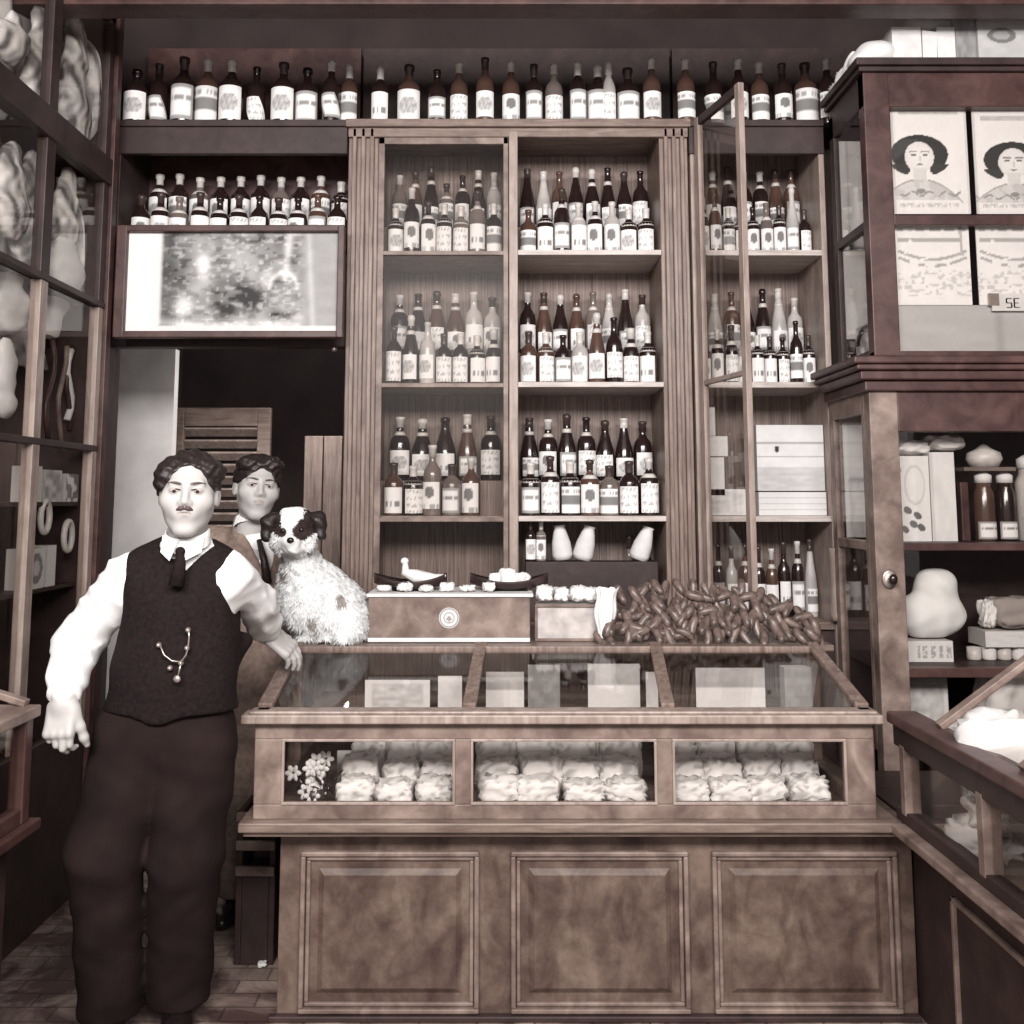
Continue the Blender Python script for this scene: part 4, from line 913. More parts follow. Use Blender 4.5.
def surf(fn, lo, hi, res):
    """naive surface nets over a block-culled grid -> verts, quads"""
    lo = np.array(lo, float); hi = np.array(hi, float); Bk = 8
    nb = np.ceil((hi - lo) / res / Bk).astype(int); n = nb * Bk + 1
    cen = np.stack(np.meshgrid(*[lo[i] + (np.arange(nb[i]) + .5) * Bk * res for i in range(3)], indexing='ij'), -1).reshape(-1, 3)
    dc = fn(cen); act = np.abs(dc) < Bk * res * 1.35
    val = np.repeat(np.repeat(np.repeat(np.where(dc < 0, -1., 1.).reshape(nb), Bk, 0), Bk, 1), Bk, 2)
    val = np.pad(val, ((0, 1),) * 3, mode='edge')
    ii = np.argwhere(act.reshape(nb)); g = np.stack(np.meshgrid(*[np.arange(Bk + 1)] * 3, indexing='ij'), -1).reshape(-1, 3)
    for s in range(0, len(ii), 400):
        idx = (ii[s:s + 400, None, :] * Bk + g[None]).reshape(-1, 3); v = fn(lo + idx * res); val[idx[:, 0], idx[:, 1], idx[:, 2]] = v
    sg = val < 0
    c = np.zeros(np.array(val.shape) - 1, int)
    for a in (0, 1):
        for b in (0, 1):
            for d in (0, 1): c += sg[a:a + c.shape[0], b:b + c.shape[1], d:d + c.shape[2]]
    cells = np.argwhere((c > 0) & (c < 8)); vid = -np.ones(c.shape, int); vid[tuple(cells.T)] = np.arange(len(cells))
    acc = np.zeros((len(cells), 3)); cnt = np.zeros(len(cells))
    cor = np.array([(a, b, d) for a in (0, 1) for b in (0, 1) for d in (0, 1)])
    for a in range(8):
        for ax in range(3):
            if cor[a][ax]: continue
            b = cor[a].copy(); b[ax] = 1
            pa = cells + cor[a]; pb = cells + b; va = val[tuple(pa.T)]; vb = val[tuple(pb.T)]; mk = (va < 0) != (vb < 0)
            t_ = np.where(mk, va / np.where(np.abs(va - vb) < 1e-12, 1, va - vb), 0); pt = cor[a] + (b - cor[a]) * t_[:, None]
            acc[mk] += pt[mk]; cnt[mk] += 1
    V = lo + (cells + acc / np.maximum(cnt, 1)[:, None]) * res
    Q = []
    for ax in range(3):
        o1, o2 = (ax + 1) % 3, (ax + 2) % 3
        sl0 = [slice(None)] * 3; sl1 = [slice(None)] * 3; sl0[ax] = slice(0, -1); sl1[ax] = slice(1, None)
        s0, s1 = sg[tuple(sl0)], sg[tuple(sl1)]; e = np.argwhere(s0 != s1); e = e[(e[:, o1] > 0) & (e[:, o2] > 0) & (e[:, o1] < n[o1] - 1) & (e[:, o2] < n[o2] - 1)]
        fl = s0[tuple(e.T)]
        def cc(d1, d2): q = e.copy(); q[:, o1] -= d1; q[:, o2] -= d2; return vid[tuple(q.T)]
        q = np.stack([cc(1, 1), cc(0, 1), cc(0, 0), cc(1, 0)], -1); q[~fl] = q[~fl][:, ::-1]; Q.append(q)
    Q = np.concatenate(Q); Q = Q[(Q >= 0).all(1)]
    return V, Q
def sdf_obj(name, parts, mat, parent=None, colf=None, **k):
    """parts: list of (fn, lo, hi, res, world transform or None); all joined into ONE mesh"""
    m = MB()
    for (fn, lo, hi, res, M_) in parts:
        V, Q = surf(fn, lo, hi, res)
        cols = colf(V) if colf else np.full((len(V), 3), 1.0)
        if M_ is not None: A_ = np.array(M_); V = V @ A_[:3, :3].T + A_[:3, 3]
        m.add([tuple(v) for v in V], [tuple(int(i) for i in q) for q in Q], True, [tuple(c) for c in cols])
    return m.build(name, mat, parent, **k)
def wrink(p, s=1.0, f=30.0, ph=0.0):
    return s * (np.sin(p[..., 0] * f + ph + 2 * np.sin(p[..., 2] * f * .6)) * np.sin(p[..., 2] * f * .8 + ph * 2 + 1.5 * np.sin(p[..., 0] * f * .5 + p[..., 1] * f * .4)))

# white sack / bust-shaped bundle on the printed box
q = P(933, 600, yb + .05); cx, cy, cz = q.x, yb + .07, zz1 + .002
def sack(p):
    d = sd_ell(p, (cx + .005, cy, cz + .09), (.125, .075, .09)); d = smin(d, sd_ell(p, (cx + .02, cy, cz + .20), (.080, .07, .065)), .04); d = smin(d, sd_ell(p, (cx - .05, cy, cz + .08), (.07, .07, .08)), .03)
    d = d + wrink(p, .003, 45); return smax(d, -(p[..., 2] - cz - .001), .01)
sdf_obj('white_sack', [(sack, (cx - .17, cy - .1, cz - .02), (cx + .17, cy + .1, cz + .29), .007, None)], SHIRT, label='bulging white cloth bundle on the bottom shelf of lower cabinet', cat='bundle')
a_ = PX(988, 640, yb); card('white_tin', a_, PX(1040, 640, yb), yb + .02, PZ(648, yb), PZ(632, yb), f_white, 'flat white box on the round tins at the right of the bottom shelf', 'box', .14)
for i in range(4):
    x_ = PX(974 + i * 15, 655, yb + .06); m = MB(); m.lathe([(0, 0), (.024, 0), (.026, .004), (.026, PZ(648, yb) - zz0 - .004), (0, PZ(648, yb) - zz0 - .001)], (x_, yb + .06, zz0), 16)
    m.build('round_tin', [FOIL, PAPER][i % 2], None, label='small round pale tin, %s from left on the bottom shelf beside the bundle' % ORD[i], cat='tin', group='round tins on the bottom shelf')
packet('grey_parcel', (PX(1015, 600, yb + .08), yb + .09, PZ(632, yb) + .003), (.20, .12, .11), .1, (0, 0), 333, amp=.012, mat=CLOTHG, label='rounded grey parcel on top of the flat white box, bottom shelf', cat='parcel', prt=False)
packet('small_figurine_packet', (PX(985, 610, yb + .08), yb + .07, PZ(632, yb) + .003), (.045, .05, .10), .1, (0, 0), 334, amp=.012, label='small upright mottled packet left of the grey parcel', cat='packet')

# boxes and rolls on top of the upper cabinet
zt3 = zu1 + .031; yt = YR + .03
def f_oval(u, v):
    r = math.hypot((u - .33) / .20, (v - .48) / .13)
    c = .46 + .08 * nz(u, v, 9)
    if r < 1: c = .18
    if r < .6: c = .34
    if u > .70 and .1 < v < .9: c = .36 if abs(u - .73) < .02 else .5
    return c
card('printed_carton', PX(978, 40, yt), PX(1050, 40, yt), yt, zt3, PZ(5, yt), f_oval, 'greyish carton with dark oval print on top of the upper cabinet, right edge', 'box', .2, nu=60, nv=50)
card('brown_carton', PX(957, 40, yt), PX(977, 40, yt), yt + .01, zt3, PZ(8, yt), f_brown, 'narrow brown carton standing left of the oval-print carton on the cabinet top', 'box', .2)
card('white_carton', PX(938, 40, yt), PX(956, 40, yt), yt + .01, zt3, PZ(26, yt), f_white, 'narrow white carton beside the brown carton on cabinet top', 'box', .15)
card('white_envelope_box', PX(892, 40, yt), PX(921, 40, yt), yt, zt3, PZ(27, yt), lambda u, v: .72 - .1 * nz(u, v, 4), 'square white box at the left front on top of the upper cabinet', 'box', .12)
m = MB(); z_ = zt3; m.add([(PX(922, 40, yt), yt, z_), (PX(937, 60, yt), yt, z_), (PX(937, 35, yt), yt, PZ(32, yt)), (PX(922, 30, yt), yt, PZ(30, yt)), (PX(922, 40, yt), yt + .1, z_), (PX(937, 60, yt), yt + .1, z_), (PX(937, 35, yt), yt + .1, PZ(36, yt)), (PX(922, 30, yt), yt + .1, PZ(30, yt))], [(0, 1, 2, 3), (7, 6, 5, 4), (0, 4, 5, 1), (1, 5, 6, 2), (2, 6, 7, 3), (3, 7, 4, 0)], False); m.build('folded_card', PAPER, None, label='small folded white card between two boxes on the cabinet top', cat='card')
zr = PZ(24, yt + .08); m = MB(); m.box(PX(936, 20, yt), PX(957, 20, yt) - .004, yt + .03, yt + .2, PZ(26, yt) + .001, PZ(26, yt) + .006); 
m.tube([(PX(912, 15, yt), yt + .08, PZ(26, yt) + .040), (PX(957, 15, yt) - .005, yt + .08, PZ(26, yt) + .040)], .033, 18); m.build('paper_roll', PAPER, None, label='horizontal white paper roll lying across boxes on the cabinet top', cat='roll')
def bag(p):
    c = P(873, 55, yt + .05); d = sd_ell(p, (c.x + .01, c.y, zt3 + .055), (.085, .07, .058)); d = smin(d, sd_ell(p, (c.x - .05, c.y, zt3 + .03), (.05, .06, .032)), .03) + wrink(p, .002, 60)
    return smax(d, -(p[..., 2] - zt3), .006)
c = P(873, 55, yt + .05); sdf_obj('round_packet', [(bag, (c.x - .13, c.y - .1, zt3 - .02), (c.x + .13, c.y + .1, zt3 + .14), .006, None)], PAPER, label='rounded white packet with dark mark at the corner of the cabinet top', cat='packet')
# garland of crumpled paper between bottles and the cabinet top
for i in range(3):
    x_ = XF + .03 + .0 * i; packet('loose_paper', (XF + .055, YR + .17 + .1 * i, zt3 + .001), (.10, .09, .09 - .02 * i), .3, (0, 0), 350 + i, amp=.012, prt=False, label='crumpled white paper on the left edge of the cabinet top, %s from the front' % ORD[i], cat='paper', group='crumpled paper on the cabinet top')

# ------------------------------------------------------------------ right-hand counter running towards the viewer
XA = 1.16; y0c, y1c = 1.35, 3.66; XT = 1.46; ZTT = 1.075; XBk = 2.3
t = thing('side_counter', 'dark wooden side counter with slanted glass top running along the right towards the viewer', 'counter', (1.7, 2.5, 0))
XB = XA + .07
m = MB(); m.box(XB, XBk, y0c, YG - .02, 0, ZL - .03); m.build('base', W_DARK, t, .003)
m = MB()
for (ya, yb_) in ((2.2, 2.85), (1.45, 2.1)):
    for (a0, a1, b0, b1) in ((ya, yb_, .42, .434), (ya, yb_, .05, .064), (ya, ya + .014, .05, .434), (yb_ - .014, yb_, .05, .434)): m.box(XB - .012, XB + .002, a0, a1, b0, b1)
m.build('panel_moulding', W_MID, t, .003)
m = MB(); m.box(XA - .035, XBk, y0c, 3.0, ZL - .028, ZL); m.build('ledge', W_MID, t, .006)
st = [2.99, 2.52, 2.06, 1.60]
zb2, zt2_ = ZL + .035, ZR - .10
m = MB(); m.box(XA, XA + .04, y0c, 3.05, ZL, zb2); m.box(XA, XA + .04, y0c, 3.05, zt2_, ZR - .02); m.build('front_frame', W_DARK, t, .003)
for s_ in st: MB().box(XA - .002, XA + .045, s_ - .016, s_ + .016, zb2 - .01, zt2_ + .01).build('stile', W_MID, t, .003)
m = MB(); m.box(XA - .03, XA + .06, y0c, 3.02, ZR - .03, ZR + .002); m.build('front_rail', W_RED, t, .006)
MB().box(XA + .018, XA + .021, y0c, 3.05, zb2, zt2_).build('front_glass', GLASS, t)
m = MB()
for s_ in (2.80, 2.36, 1.90): m.bar((XA + .03, s_, ZR + .004), (XT, s_, ZTT + .004), .035, .02)
m.box(XT - .01, XT + .05, y0c, 2.82, ZTT - .02, ZTT + .006); m.build('sloped_frame', W_MID, t, .003)
m = MB(); m.add([(XA + .03, y0c, ZR), (XA + .03, 2.80, ZR), (XT, 2.80, ZTT), (XT, y0c, ZTT), (XA + .03, y0c, ZR - .004), (XA + .03, 2.80, ZR - .004), (XT, 2.80, ZTT - .004), (XT, y0c, ZTT - .004)], [(3, 2, 1, 0), (4, 5, 6, 7), (0, 1, 5, 4), (1, 2, 6, 5), (2, 3, 7, 6), (3, 0, 4, 7)], False); m.build('sloped_glass', GLASS, t)
m = MB(); m.box(XT + .02, XBk, y0c, 2.82, ZTT - .02, ZTT); m.box(XBk - .02, XBk, y0c, 2.82, ZL, ZTT); m.box(XT + .02, XBk, 2.80, 2.82, ZL, ZTT - .02); m.build('top_board', W_RED, t, .004)
MB().box(XA + .05, XBk - .03, y0c, 3.05, .785, .80).build('inner_shelf', W_RED, t)
# parcels in the side counter
def f_prints(seed, mt=None):
    return seed
lst = [((1.28, 2.60, .801), (.17, .22, .15), .5, 401, 'white conical parcel with faint print under the sloped glass of the side counter', False),
       ((1.36, 2.97, .801), (.13, .13, .05), .2, 402, 'small pale wrapped parcel on the shelf at the far end of the side counter', True),
       ((1.27, 2.34, .801), (.15, .16, .07), -.3, 403, 'white parcel under the second sloped pane near the right edge', True),
       ((1.40, 2.42, .801), (.10, .12, .15), .1, 404, 'taller dark-printed parcel behind the conical one in the side counter', True),
       ((1.26, 2.72, ZL + .001), (.10, .20, .07), .2, 405, 'rumpled white package behind the first side-counter window', True),
       ((1.28, 2.74, ZL + .074), (.09, .17, .05), -.3, 406, 'rumpled white package lying on another in the first side window', False),
       ((1.26, 2.28, ZL + .001), (.10, .22, .09), .1, 407, 'rumpled mottled package behind the second side-counter window', True)]
for (c, s, rz, sd_, lab, pr) in lst: packet('wrapped_parcel', c, s, rz, (0, 0), sd_, amp=.016, label=lab, cat='parcel', prt=pr)

# ------------------------------------------------------------------ left-hand counter corner
q = P(42, 704, 2.72); q2 = P(36, 818, 2.72)
XLc = q.x; zlc = q.z; zld = q2.z
t = thing('left_counter', 'corner of a dark glazed counter at the left edge under the standing man\'s hand', 'counter', (-1.5, 2.0, 0))
m = MB(); m.box(-1.95, XLc - .06, .9, 2.70, 0, zld - .04); m.build('base', W_DARK, t, .004)
m = MB(); m.box(-1.95, XLc + .01, .9, 2.73, zld - .028, zld); m.build('ledge', W_RED, t, .005)
m = MB(); m.box(-1.95, XLc, .9, 2.72, zlc - .03, zlc); m.build('top_rail', W_MID, t, .005)
m = MB(); m.box(XLc - .05, XLc - .01, 2.66, 2.70, zld, zlc - .03); m.box(XLc - .05, XLc - .01, 2.2, 2.24, zld, zlc - .03); m.box(XLc - .048, XLc - .012, .9, 2.659, zld, zld + .04); m.build('frame', W_RED, t, .004)
m = MB(); m.bar((XLc - .03, 2.70, zlc + .006), (XLc - .34, 2.70, zlc + .10), .03, .018); m.bar((XLc - .03, 2.25, zlc + .006), (XLc - .34, 2.25, zlc + .10), .03, .018); m.box(XLc - .38, XLc - .33, .9, 2.71, zlc + .085, zlc + .108); m.build('sloped_frame', W_MID, t, .003)
m = MB(); m.box(-1.93, XLc - .03, 2.678, 2.682, zld + .01, zlc - .03); m.box(XLc - .032, XLc - .028, .9, 2.68, zld + .04, zlc - .03); m.build('glass', GLASS, t)

# ------------------------------------------------------------------ left-hand glazed cabinet
XS = PX(104, 300, 4.05); ya, yb2 = 2.76, 4.05
t = thing('left_glazed_cabinet', 'tall dark glazed cabinet along the left wall with pale goods hanging inside', 'cabinet', (XS - .2, 3.2, 0))
def at_x(px, py, dep=0):   # distance of a point of the plane X = XS - dep seen at this pixel
    a = (px - CX) / F; b = (CY - py) / F; return (XS - dep) * (math.cos(TH) - b * math.sin(TH)) / a
def zx(px, py, dep=0):
    Y = at_x(px, py, dep); return P(px, py, Y).z
zA = zx(100, 166); zB = zx(96, 302); zA2 = zx(60, 118)
ys = [at_x(52, 150) - .0, yb2 - .03]
bot = .62
m = MB(); m.box(XS - .04, XS, ys[0] - .035, ys[0] + .035, zB, 3.6); m.box(XS - .04, XS, yb2 - .05, yb2, zB, 3.6); m.box(XS - .04, XS, ya, ya + .05, .0, 3.6)
m.box(XS - .05, XS + .012, ya, yb2, zA - .05, zA + .06); m.box(XS - .04, XS, ya, yb2, 3.5, 3.62)
m.build('front_frame', W_DARK, t, .004)
m = MB(); m.box(XS - .03, XS + .006, ya, yb2, zB - .012, zB + .012); m.build('glazing_bar', W_DARK, t, .003)
m = MB(); m.box(XS - .04, XS, ys[0] - .028, ys[0] + .028, bot, zB - .012); m.box(XS - .04, XS, yb2 - .045, yb2, bot, zB - .012); m.build('lower_stile', W_LIGHT, t, .003)
z3 = zx(88, 447); z4 = zx(80, 580)
m = MB(); m.box(XS - .44, XS - .045, ya, yb2 - .05, zx(70, 502) - .015, zx(70, 502)); m.box(XS - .44, XS - .045, ya, yb2 - .05, zx(70, 585) - .015, zx(70, 585)); m.box(XS - .44, XS - .045, ya, yb2 - .05, zA - .02, zA); m.box(XS - .44, XS - .045, ya, yb2 - .05, zB - .01, zB + .006); m.build('shelf', W_DARK, t, .002)
m = MB(); m.box(XS - .038, XS + .002, ya, yb2, z3 - .015, z3 + .01); m.build('cross_rail', W_DARK, t, .003); MB().box(XS - .04, XS, ya, yb2, bot - .05, bot + .02).build('cross_rail', W_DARK, t, .003)
MB().box(XS - .02, XS - .017, ya, yb2 - .02, bot, 3.55).build('front_glass', GLASS, t)
m = MB(); m.box(XS - .47, XS - .45, ya, yb2, 0, 3.62); m.box(XS - .45, XS - .02, yb2 - .02, yb2 - .001, 0, 3.62); m.box(XS - .45, XS, ya, yb2, 0, bot - .05); m.build('carcass', W_DARK, t, .002)
# end stile towards the doorway
m = MB(); m.box(XS - .02, XS + .015, yb2 + .002, yb2 + .05, 0, 3.6); m.build('end_stile', W_RED, t, .003)
# hanging dried hams / pale bundles inside
def hang(name, pxs, pyt, pyb, depth, rad, seed, label, mat, cat='bundle'):
    depth *= .75; x_ = XS - depth; Y = min(at_x(pxs, (pyt + pyb) / 2, depth), yb2 - .03 - rad); zt_, zb_ = P(pxs, pyt, Y).z, P(pxs, pyb, Y).z; f_ = random.Random(seed).uniform(0, 6)
    L = zt_ - zb_
    def fn(p):
        p = (p - np.array([x_, 0, 0])) * np.array([2.2, 1, 1]) + np.array([x_, 0, 0])
        d = .6 * sd_cap(p, (x_, Y, zt_ - rad * .6), (x_, Y, zb_ + rad * 1.0), rad * .55, rad)
        return d + wrink(p, .008, 26, f_) + wrink(p, .004, 60, f_)
    colf = lambda V: np.repeat((.16 + .8 * np.clip(.62 + .75 * np.sin(V[:, 1] * 60 + V[:, 2] * 25 + 3 * np.sin(V[:, 2] * 9 + f_)) * np.sin(V[:, 2] * 13 + f_ + 3 * np.sin(V[:, 1] * 20)) + .25 * np.sin(V[:, 1] * 150 + 4 * np.sin(V[:, 2] * 30)), 0, 1))[:, None], 3, 1) * np.array([1, .96, .94])
    return sdf_obj(name, [(fn, (x_ - rad * 1.3, Y - rad * 1.3, zb_ - .03), (x_ + rad * 1.3, Y + rad * 1.3, zt_ + .05), .012, None)], mat, colf=colf, label=label, cat=cat)
hang('hanging_bundle', 12, 8, 62, .14, .11, 1, 'rounded pale bundle at the top left corner inside the left cabinet', DOGM)
hang('hanging_bundle', 38, 6, 112, .14, .10, 2, 'long mottled bundle left of the dark upright in the top left pane', DOGM)
hang('hanging_bundle', 72, 10, 140, .14, .10, 3, 'narrow mottled bundle right of the dark upright, top pane of left cabinet', DOGM)
hang('hanging_bundle', 88, 25, 150, .13, .12, 4, 'large pale striped leaf-shaped bundle at the far end of top pane', DOGM)
hang('hanging_bundle', 10, 140, 240, .14, .12, 5, 'brownish mottled bundle in second pane at the left edge', DOGM)
hang('hanging_bundle', 32, 150, 270, .14, .11, 6, 'mottled bundle in the second pane just left of the upright', DOGM)
hang('hanging_bundle', 66, 168, 250, .13, .10, 7, 'tapering mottled bundle in the second pane right of the upright', DOGM)
hang('hanging_bundle', 74, 225, 300, .13, .14, 8, 'pale broad cloth bundle low in the second pane, far end', PAPER, 'cloth')
hang('hanging_bundle', 8, 262, 335, .13, .13, 9, 'pale bundle under the thin glazing bar at the left edge', PAPER, 'cloth')
hang('white_parcel', 66, 303, 330, .20, .15, 10, 'pale horizontal parcel just under the thin glazing bar in the left cabinet', PAPER, 'parcel')
hang('hanging_bundle', 6, 335, 420, .10, .07, 11, 'slim pale rounded bundle hanging lowest at the left edge', PAPER)
def drape(Ya, Yb, za, zb_, lab, seed):
    m = MB(); vs = []; cs = []; n, k = 40, 24; f2 = vnoise(seed, 24)
    for side in (0, 1):
        for j in range(k + 1):
            for i in range(n + 1):
                u, v = i / n, j / k; y = Ya + (Yb - Ya) * u; z = za + (zb_ - za) * v - .04 * f2(u, .1, 6) * (1 - v)
                vs.append((XS - .20 + .016 * math.sin(u * 40 + 4 * v) + .02 * f2(u, v, 7) - .004 * side, y, z)); c = .25 + .62 * sstep(.3, .7, f2(u * 1.5, v * .5, 16)); cs.append((c, c * .96, c * .94))
    N_ = (n + 1) * (k + 1); fs = []
    for j in range(k):
        for i in range(n): a = j * (n + 1) + i; fs.append((a, a + 1, a + n + 2, a + n + 1)); fs.append((N_ + a + n + 1, N_ + a + n + 2, N_ + a + 1, N_ + a))
    for i in range(n): fs.append((i, N_ + i, N_ + i + 1, i + 1)); a = k * (n + 1) + i; fs.append((a, a + 1, N_ + a + 1, N_ + a))
    for j in range(k): a = j * (n + 1); fs.append((a, a + n + 1, N_ + a + n + 1, N_ + a)); a += n; fs.append((a + n + 1, a, N_ + a, N_ + a + n + 1))
    m.add(vs, fs, True, cs); m.build('draped_cloth', DOGM, None, label=lab, cat='cloth')
def end_cloth(x0, x1, z0, z1, lab, seed, cut):
    m = MB(); vs = []; cs = []; n, k = 30, 34; f2 = vnoise(seed, 24)
    for side in (0, 1):
        for j in range(k + 1):
            for i in range(n + 1):
                u, v = i / n, j / k; uu = u * (cut * math.sqrt(max(0, 1 - (2 * v - .9) ** 4 * .75)) if cut else 1)
                vs.append((x0 + (x1 - x0) * uu, yb2 - .05 + .012 * math.sin(u * 26 + 5 * v) + .004 * side, z0 + (z1 - z0) * v)); c = .35 + .55 * sstep(.3, .65, f2(u * .9 + v * .3, v * .35, 16)); cs.append((c, c * .97, c * .95))
    N_ = (n + 1) * (k + 1); fs = []
    for j in range(k):
        for i in range(n): a = j * (n + 1) + i; fs.append((a, a + 1, a + n + 2, a + n + 1)); fs.append((N_ + a + n + 1, N_ + a + n + 2, N_ + a + 1, N_ + a))
    for i in range(n): fs.append((i, N_ + i, N_ + i + 1, i + 1)); a = k * (n + 1) + i; fs.append((a, a + 1, N_ + a + 1, N_ + a))
    for j in range(k): a = j * (n + 1); fs.append((a, a + n + 1, N_ + a + n + 1, N_ + a)); a += n; fs.append((a + n + 1, a, N_ + a, N_ + a + n + 1))
    m.add(vs, fs, True, cs); m.build('hanging_cloth', DOGM, None, label=lab, cat='cloth')
end_cloth(XS - .40, XS - .03, PZ(150, 4.0), PZ(22, 4.0), 'pale striped cloth hanging at the far end of top tier, left cabinet', 51, 1.0)
end_cloth(XS - .40, XS - .07, PZ(300, 4.0), PZ(182, 4.0), 'pale cloth hanging at the far end of second tier, left cabinet', 52, 1.0)
drape(ya + .1, yb2 - .08, zA + .03, 3.42, 'mottled pale cloth draped behind the bundles in the top tier of left cabinet', 31)
drape(ya + .1, yb2 - .08, zB + .03, zA - .04, 'mottled pale cloth draped behind the bundles in the second tier of left cabinet', 32)
drape(ya + .1, yb2 - .08, zB - .26, zB - .02, 'pale cloth strip hanging under the thin glazing bar in the left cabinet', 33)
for i, (px, y0_, y1_, lab) in enumerate(((50, 340, 440, 'dark reddish strap hanging beside the left cabinet upright, nearest'), (62, 345, 450, 'thin red-brown strap hanging second in the lower left pane'), (72, 345, 430, 'thin brown strap hanging third in the lower left pane'), (84, 350, 420, 'pale curved strap hanging nearest the end of left cabinet'))):
    Y = min(at_x(px, 390, .1), yb2 - .06); m = MB(); z0_, z1_ = P(px, y0_, Y).z, P(px, y1_, Y).z; m.tube([(XS - .1, Y + .03 * math.sin(k * 1.1 + i), z0_ + (z1_ - z0_) * k / 6) for k in range(7)], .010 if i < 3 else .014, 8)
    m.build('hanging_strap', [W_RED, W_MID, W_RED, PAPER][i], None, label=lab, cat='strap')
def side_box(name, px0, px1, pyt, zb_, fn, label, cat='box', dep=.08):
    dep = .05; Y1, Y0 = at_x(px1, 490, dep), at_x(px0, 490, dep); zt_ = zx((px0 + px1) / 2, pyt, dep)
    m = MB(); m.col = (.5, .47, .45); m.box(XS - dep - .08, XS - dep, Y0, Y1, zb_, zt_); m.col = None
    grid(m, (XS - dep + .0012, Y0, zb_), Vector((0, 1, 0)), Vector((0, 0, 1)), Y1 - Y0, zt_ - zb_, fn, 16, 20); m.build(name, PAPER_V, None, label=label, cat=cat)
zS1 = zx(70, 502) + .001; zS2 = zx(70, 585) + .001
side_box('small_white_box', 33, 41, 466, zS1, lambda u, v: .75, 'narrow white box at the left on the cabinet shelf behind the man')
side_box('printed_box', 43, 61, 470, zS1, lambda u, v: .3 + .5 * nz(u, v, 5), 'printed patchy box in the middle of the left cabinet shelf')
side_box('printed_box', 66, 78, 474, zS1, lambda u, v: .25 + .55 * (nz(u, v, 4) > .5), 'dark and white printed box at the far end of left cabinet shelf')
side_box('framed_card', 32, 48, 548, zS2, lambda u, v: .75 - .5 * (math.hypot(u - .5, v - .5) < .38) + .4 * (math.hypot(u - .5, v - .5) < .2), 'small card with round picture on lower left cabinet shelf', 'card')
side_box('white_card', 50, 59, 545, zS2, lambda u, v: .78, 'narrow white card beside the round-picture card in left cabinet', 'card')
for i, (px, py) in enumerate(((45, 517), (68, 536))):
    Y = at_x(px, py, .05); z_ = zx(px, py, .05); m = MB(); R_ = .045
    m.tube([(XS - .05, Y + R_ * .8 * math.cos(a), z_ + R_ * 1.25 * math.sin(a)) for a in [2 * PI * k / 20 for k in range(21)]], .012, 8, False)
    m.build('hanging_ring', [FOIL, FOIL][i], None, label='pale oval ring hanging behind left cabinet glass, %s' % ['the upper and nearer one', 'the lower and farther one'][i], cat='ring')
# low slatted stool behind the counter end
q0 = P(243, 878, 3.45); q1 = P(278, 878, 3.45)
t = thing('slatted_crate', 'small slatted wooden crate on the floor against the left end of the counter', 'crate', ((q0.x + q1.x) / 2, 3.5, 0))
m = MB(); x0_, x1_ = q0.x - .02, PX(276, 878, 3.45)
for z_ in (.30, .38, .47): m.box(x0_, x1_, 3.42, 3.436, z_ - .02, z_ + .01)
m.build('slat', W_MID, t, .003)
m = MB(); m.box(x0_, x0_ + .02, 3.436, 3.62, 0.001, .48); m.box(x1_ - .02, x1_, 3.436, 3.62, 0.001, .48); m.box(x0_, x1_, 3.60, 3.62, 0.001, .48); m.box(x0_ + .02, x1_ - .02, 3.436, 3.60, 0.001, .28); m.build('crate_body', W_DARK, t, .003)
m = MB(); q = P(262, 967, 3.3); a_ = (CX, 0); dirv = P(262, 967, 1.0) - Vector((0, 0, H)); tt = -H / dirv.z; g = Vector((0, 0, H)) + dirv * tt
packet('paper_scrap', (g.x, g.y, .001), (.03, .03, .012), .2, (0, 0), 77, amp=.003, prt=False, label='tiny white paper scrap on the floor left of the counter', cat='paper')

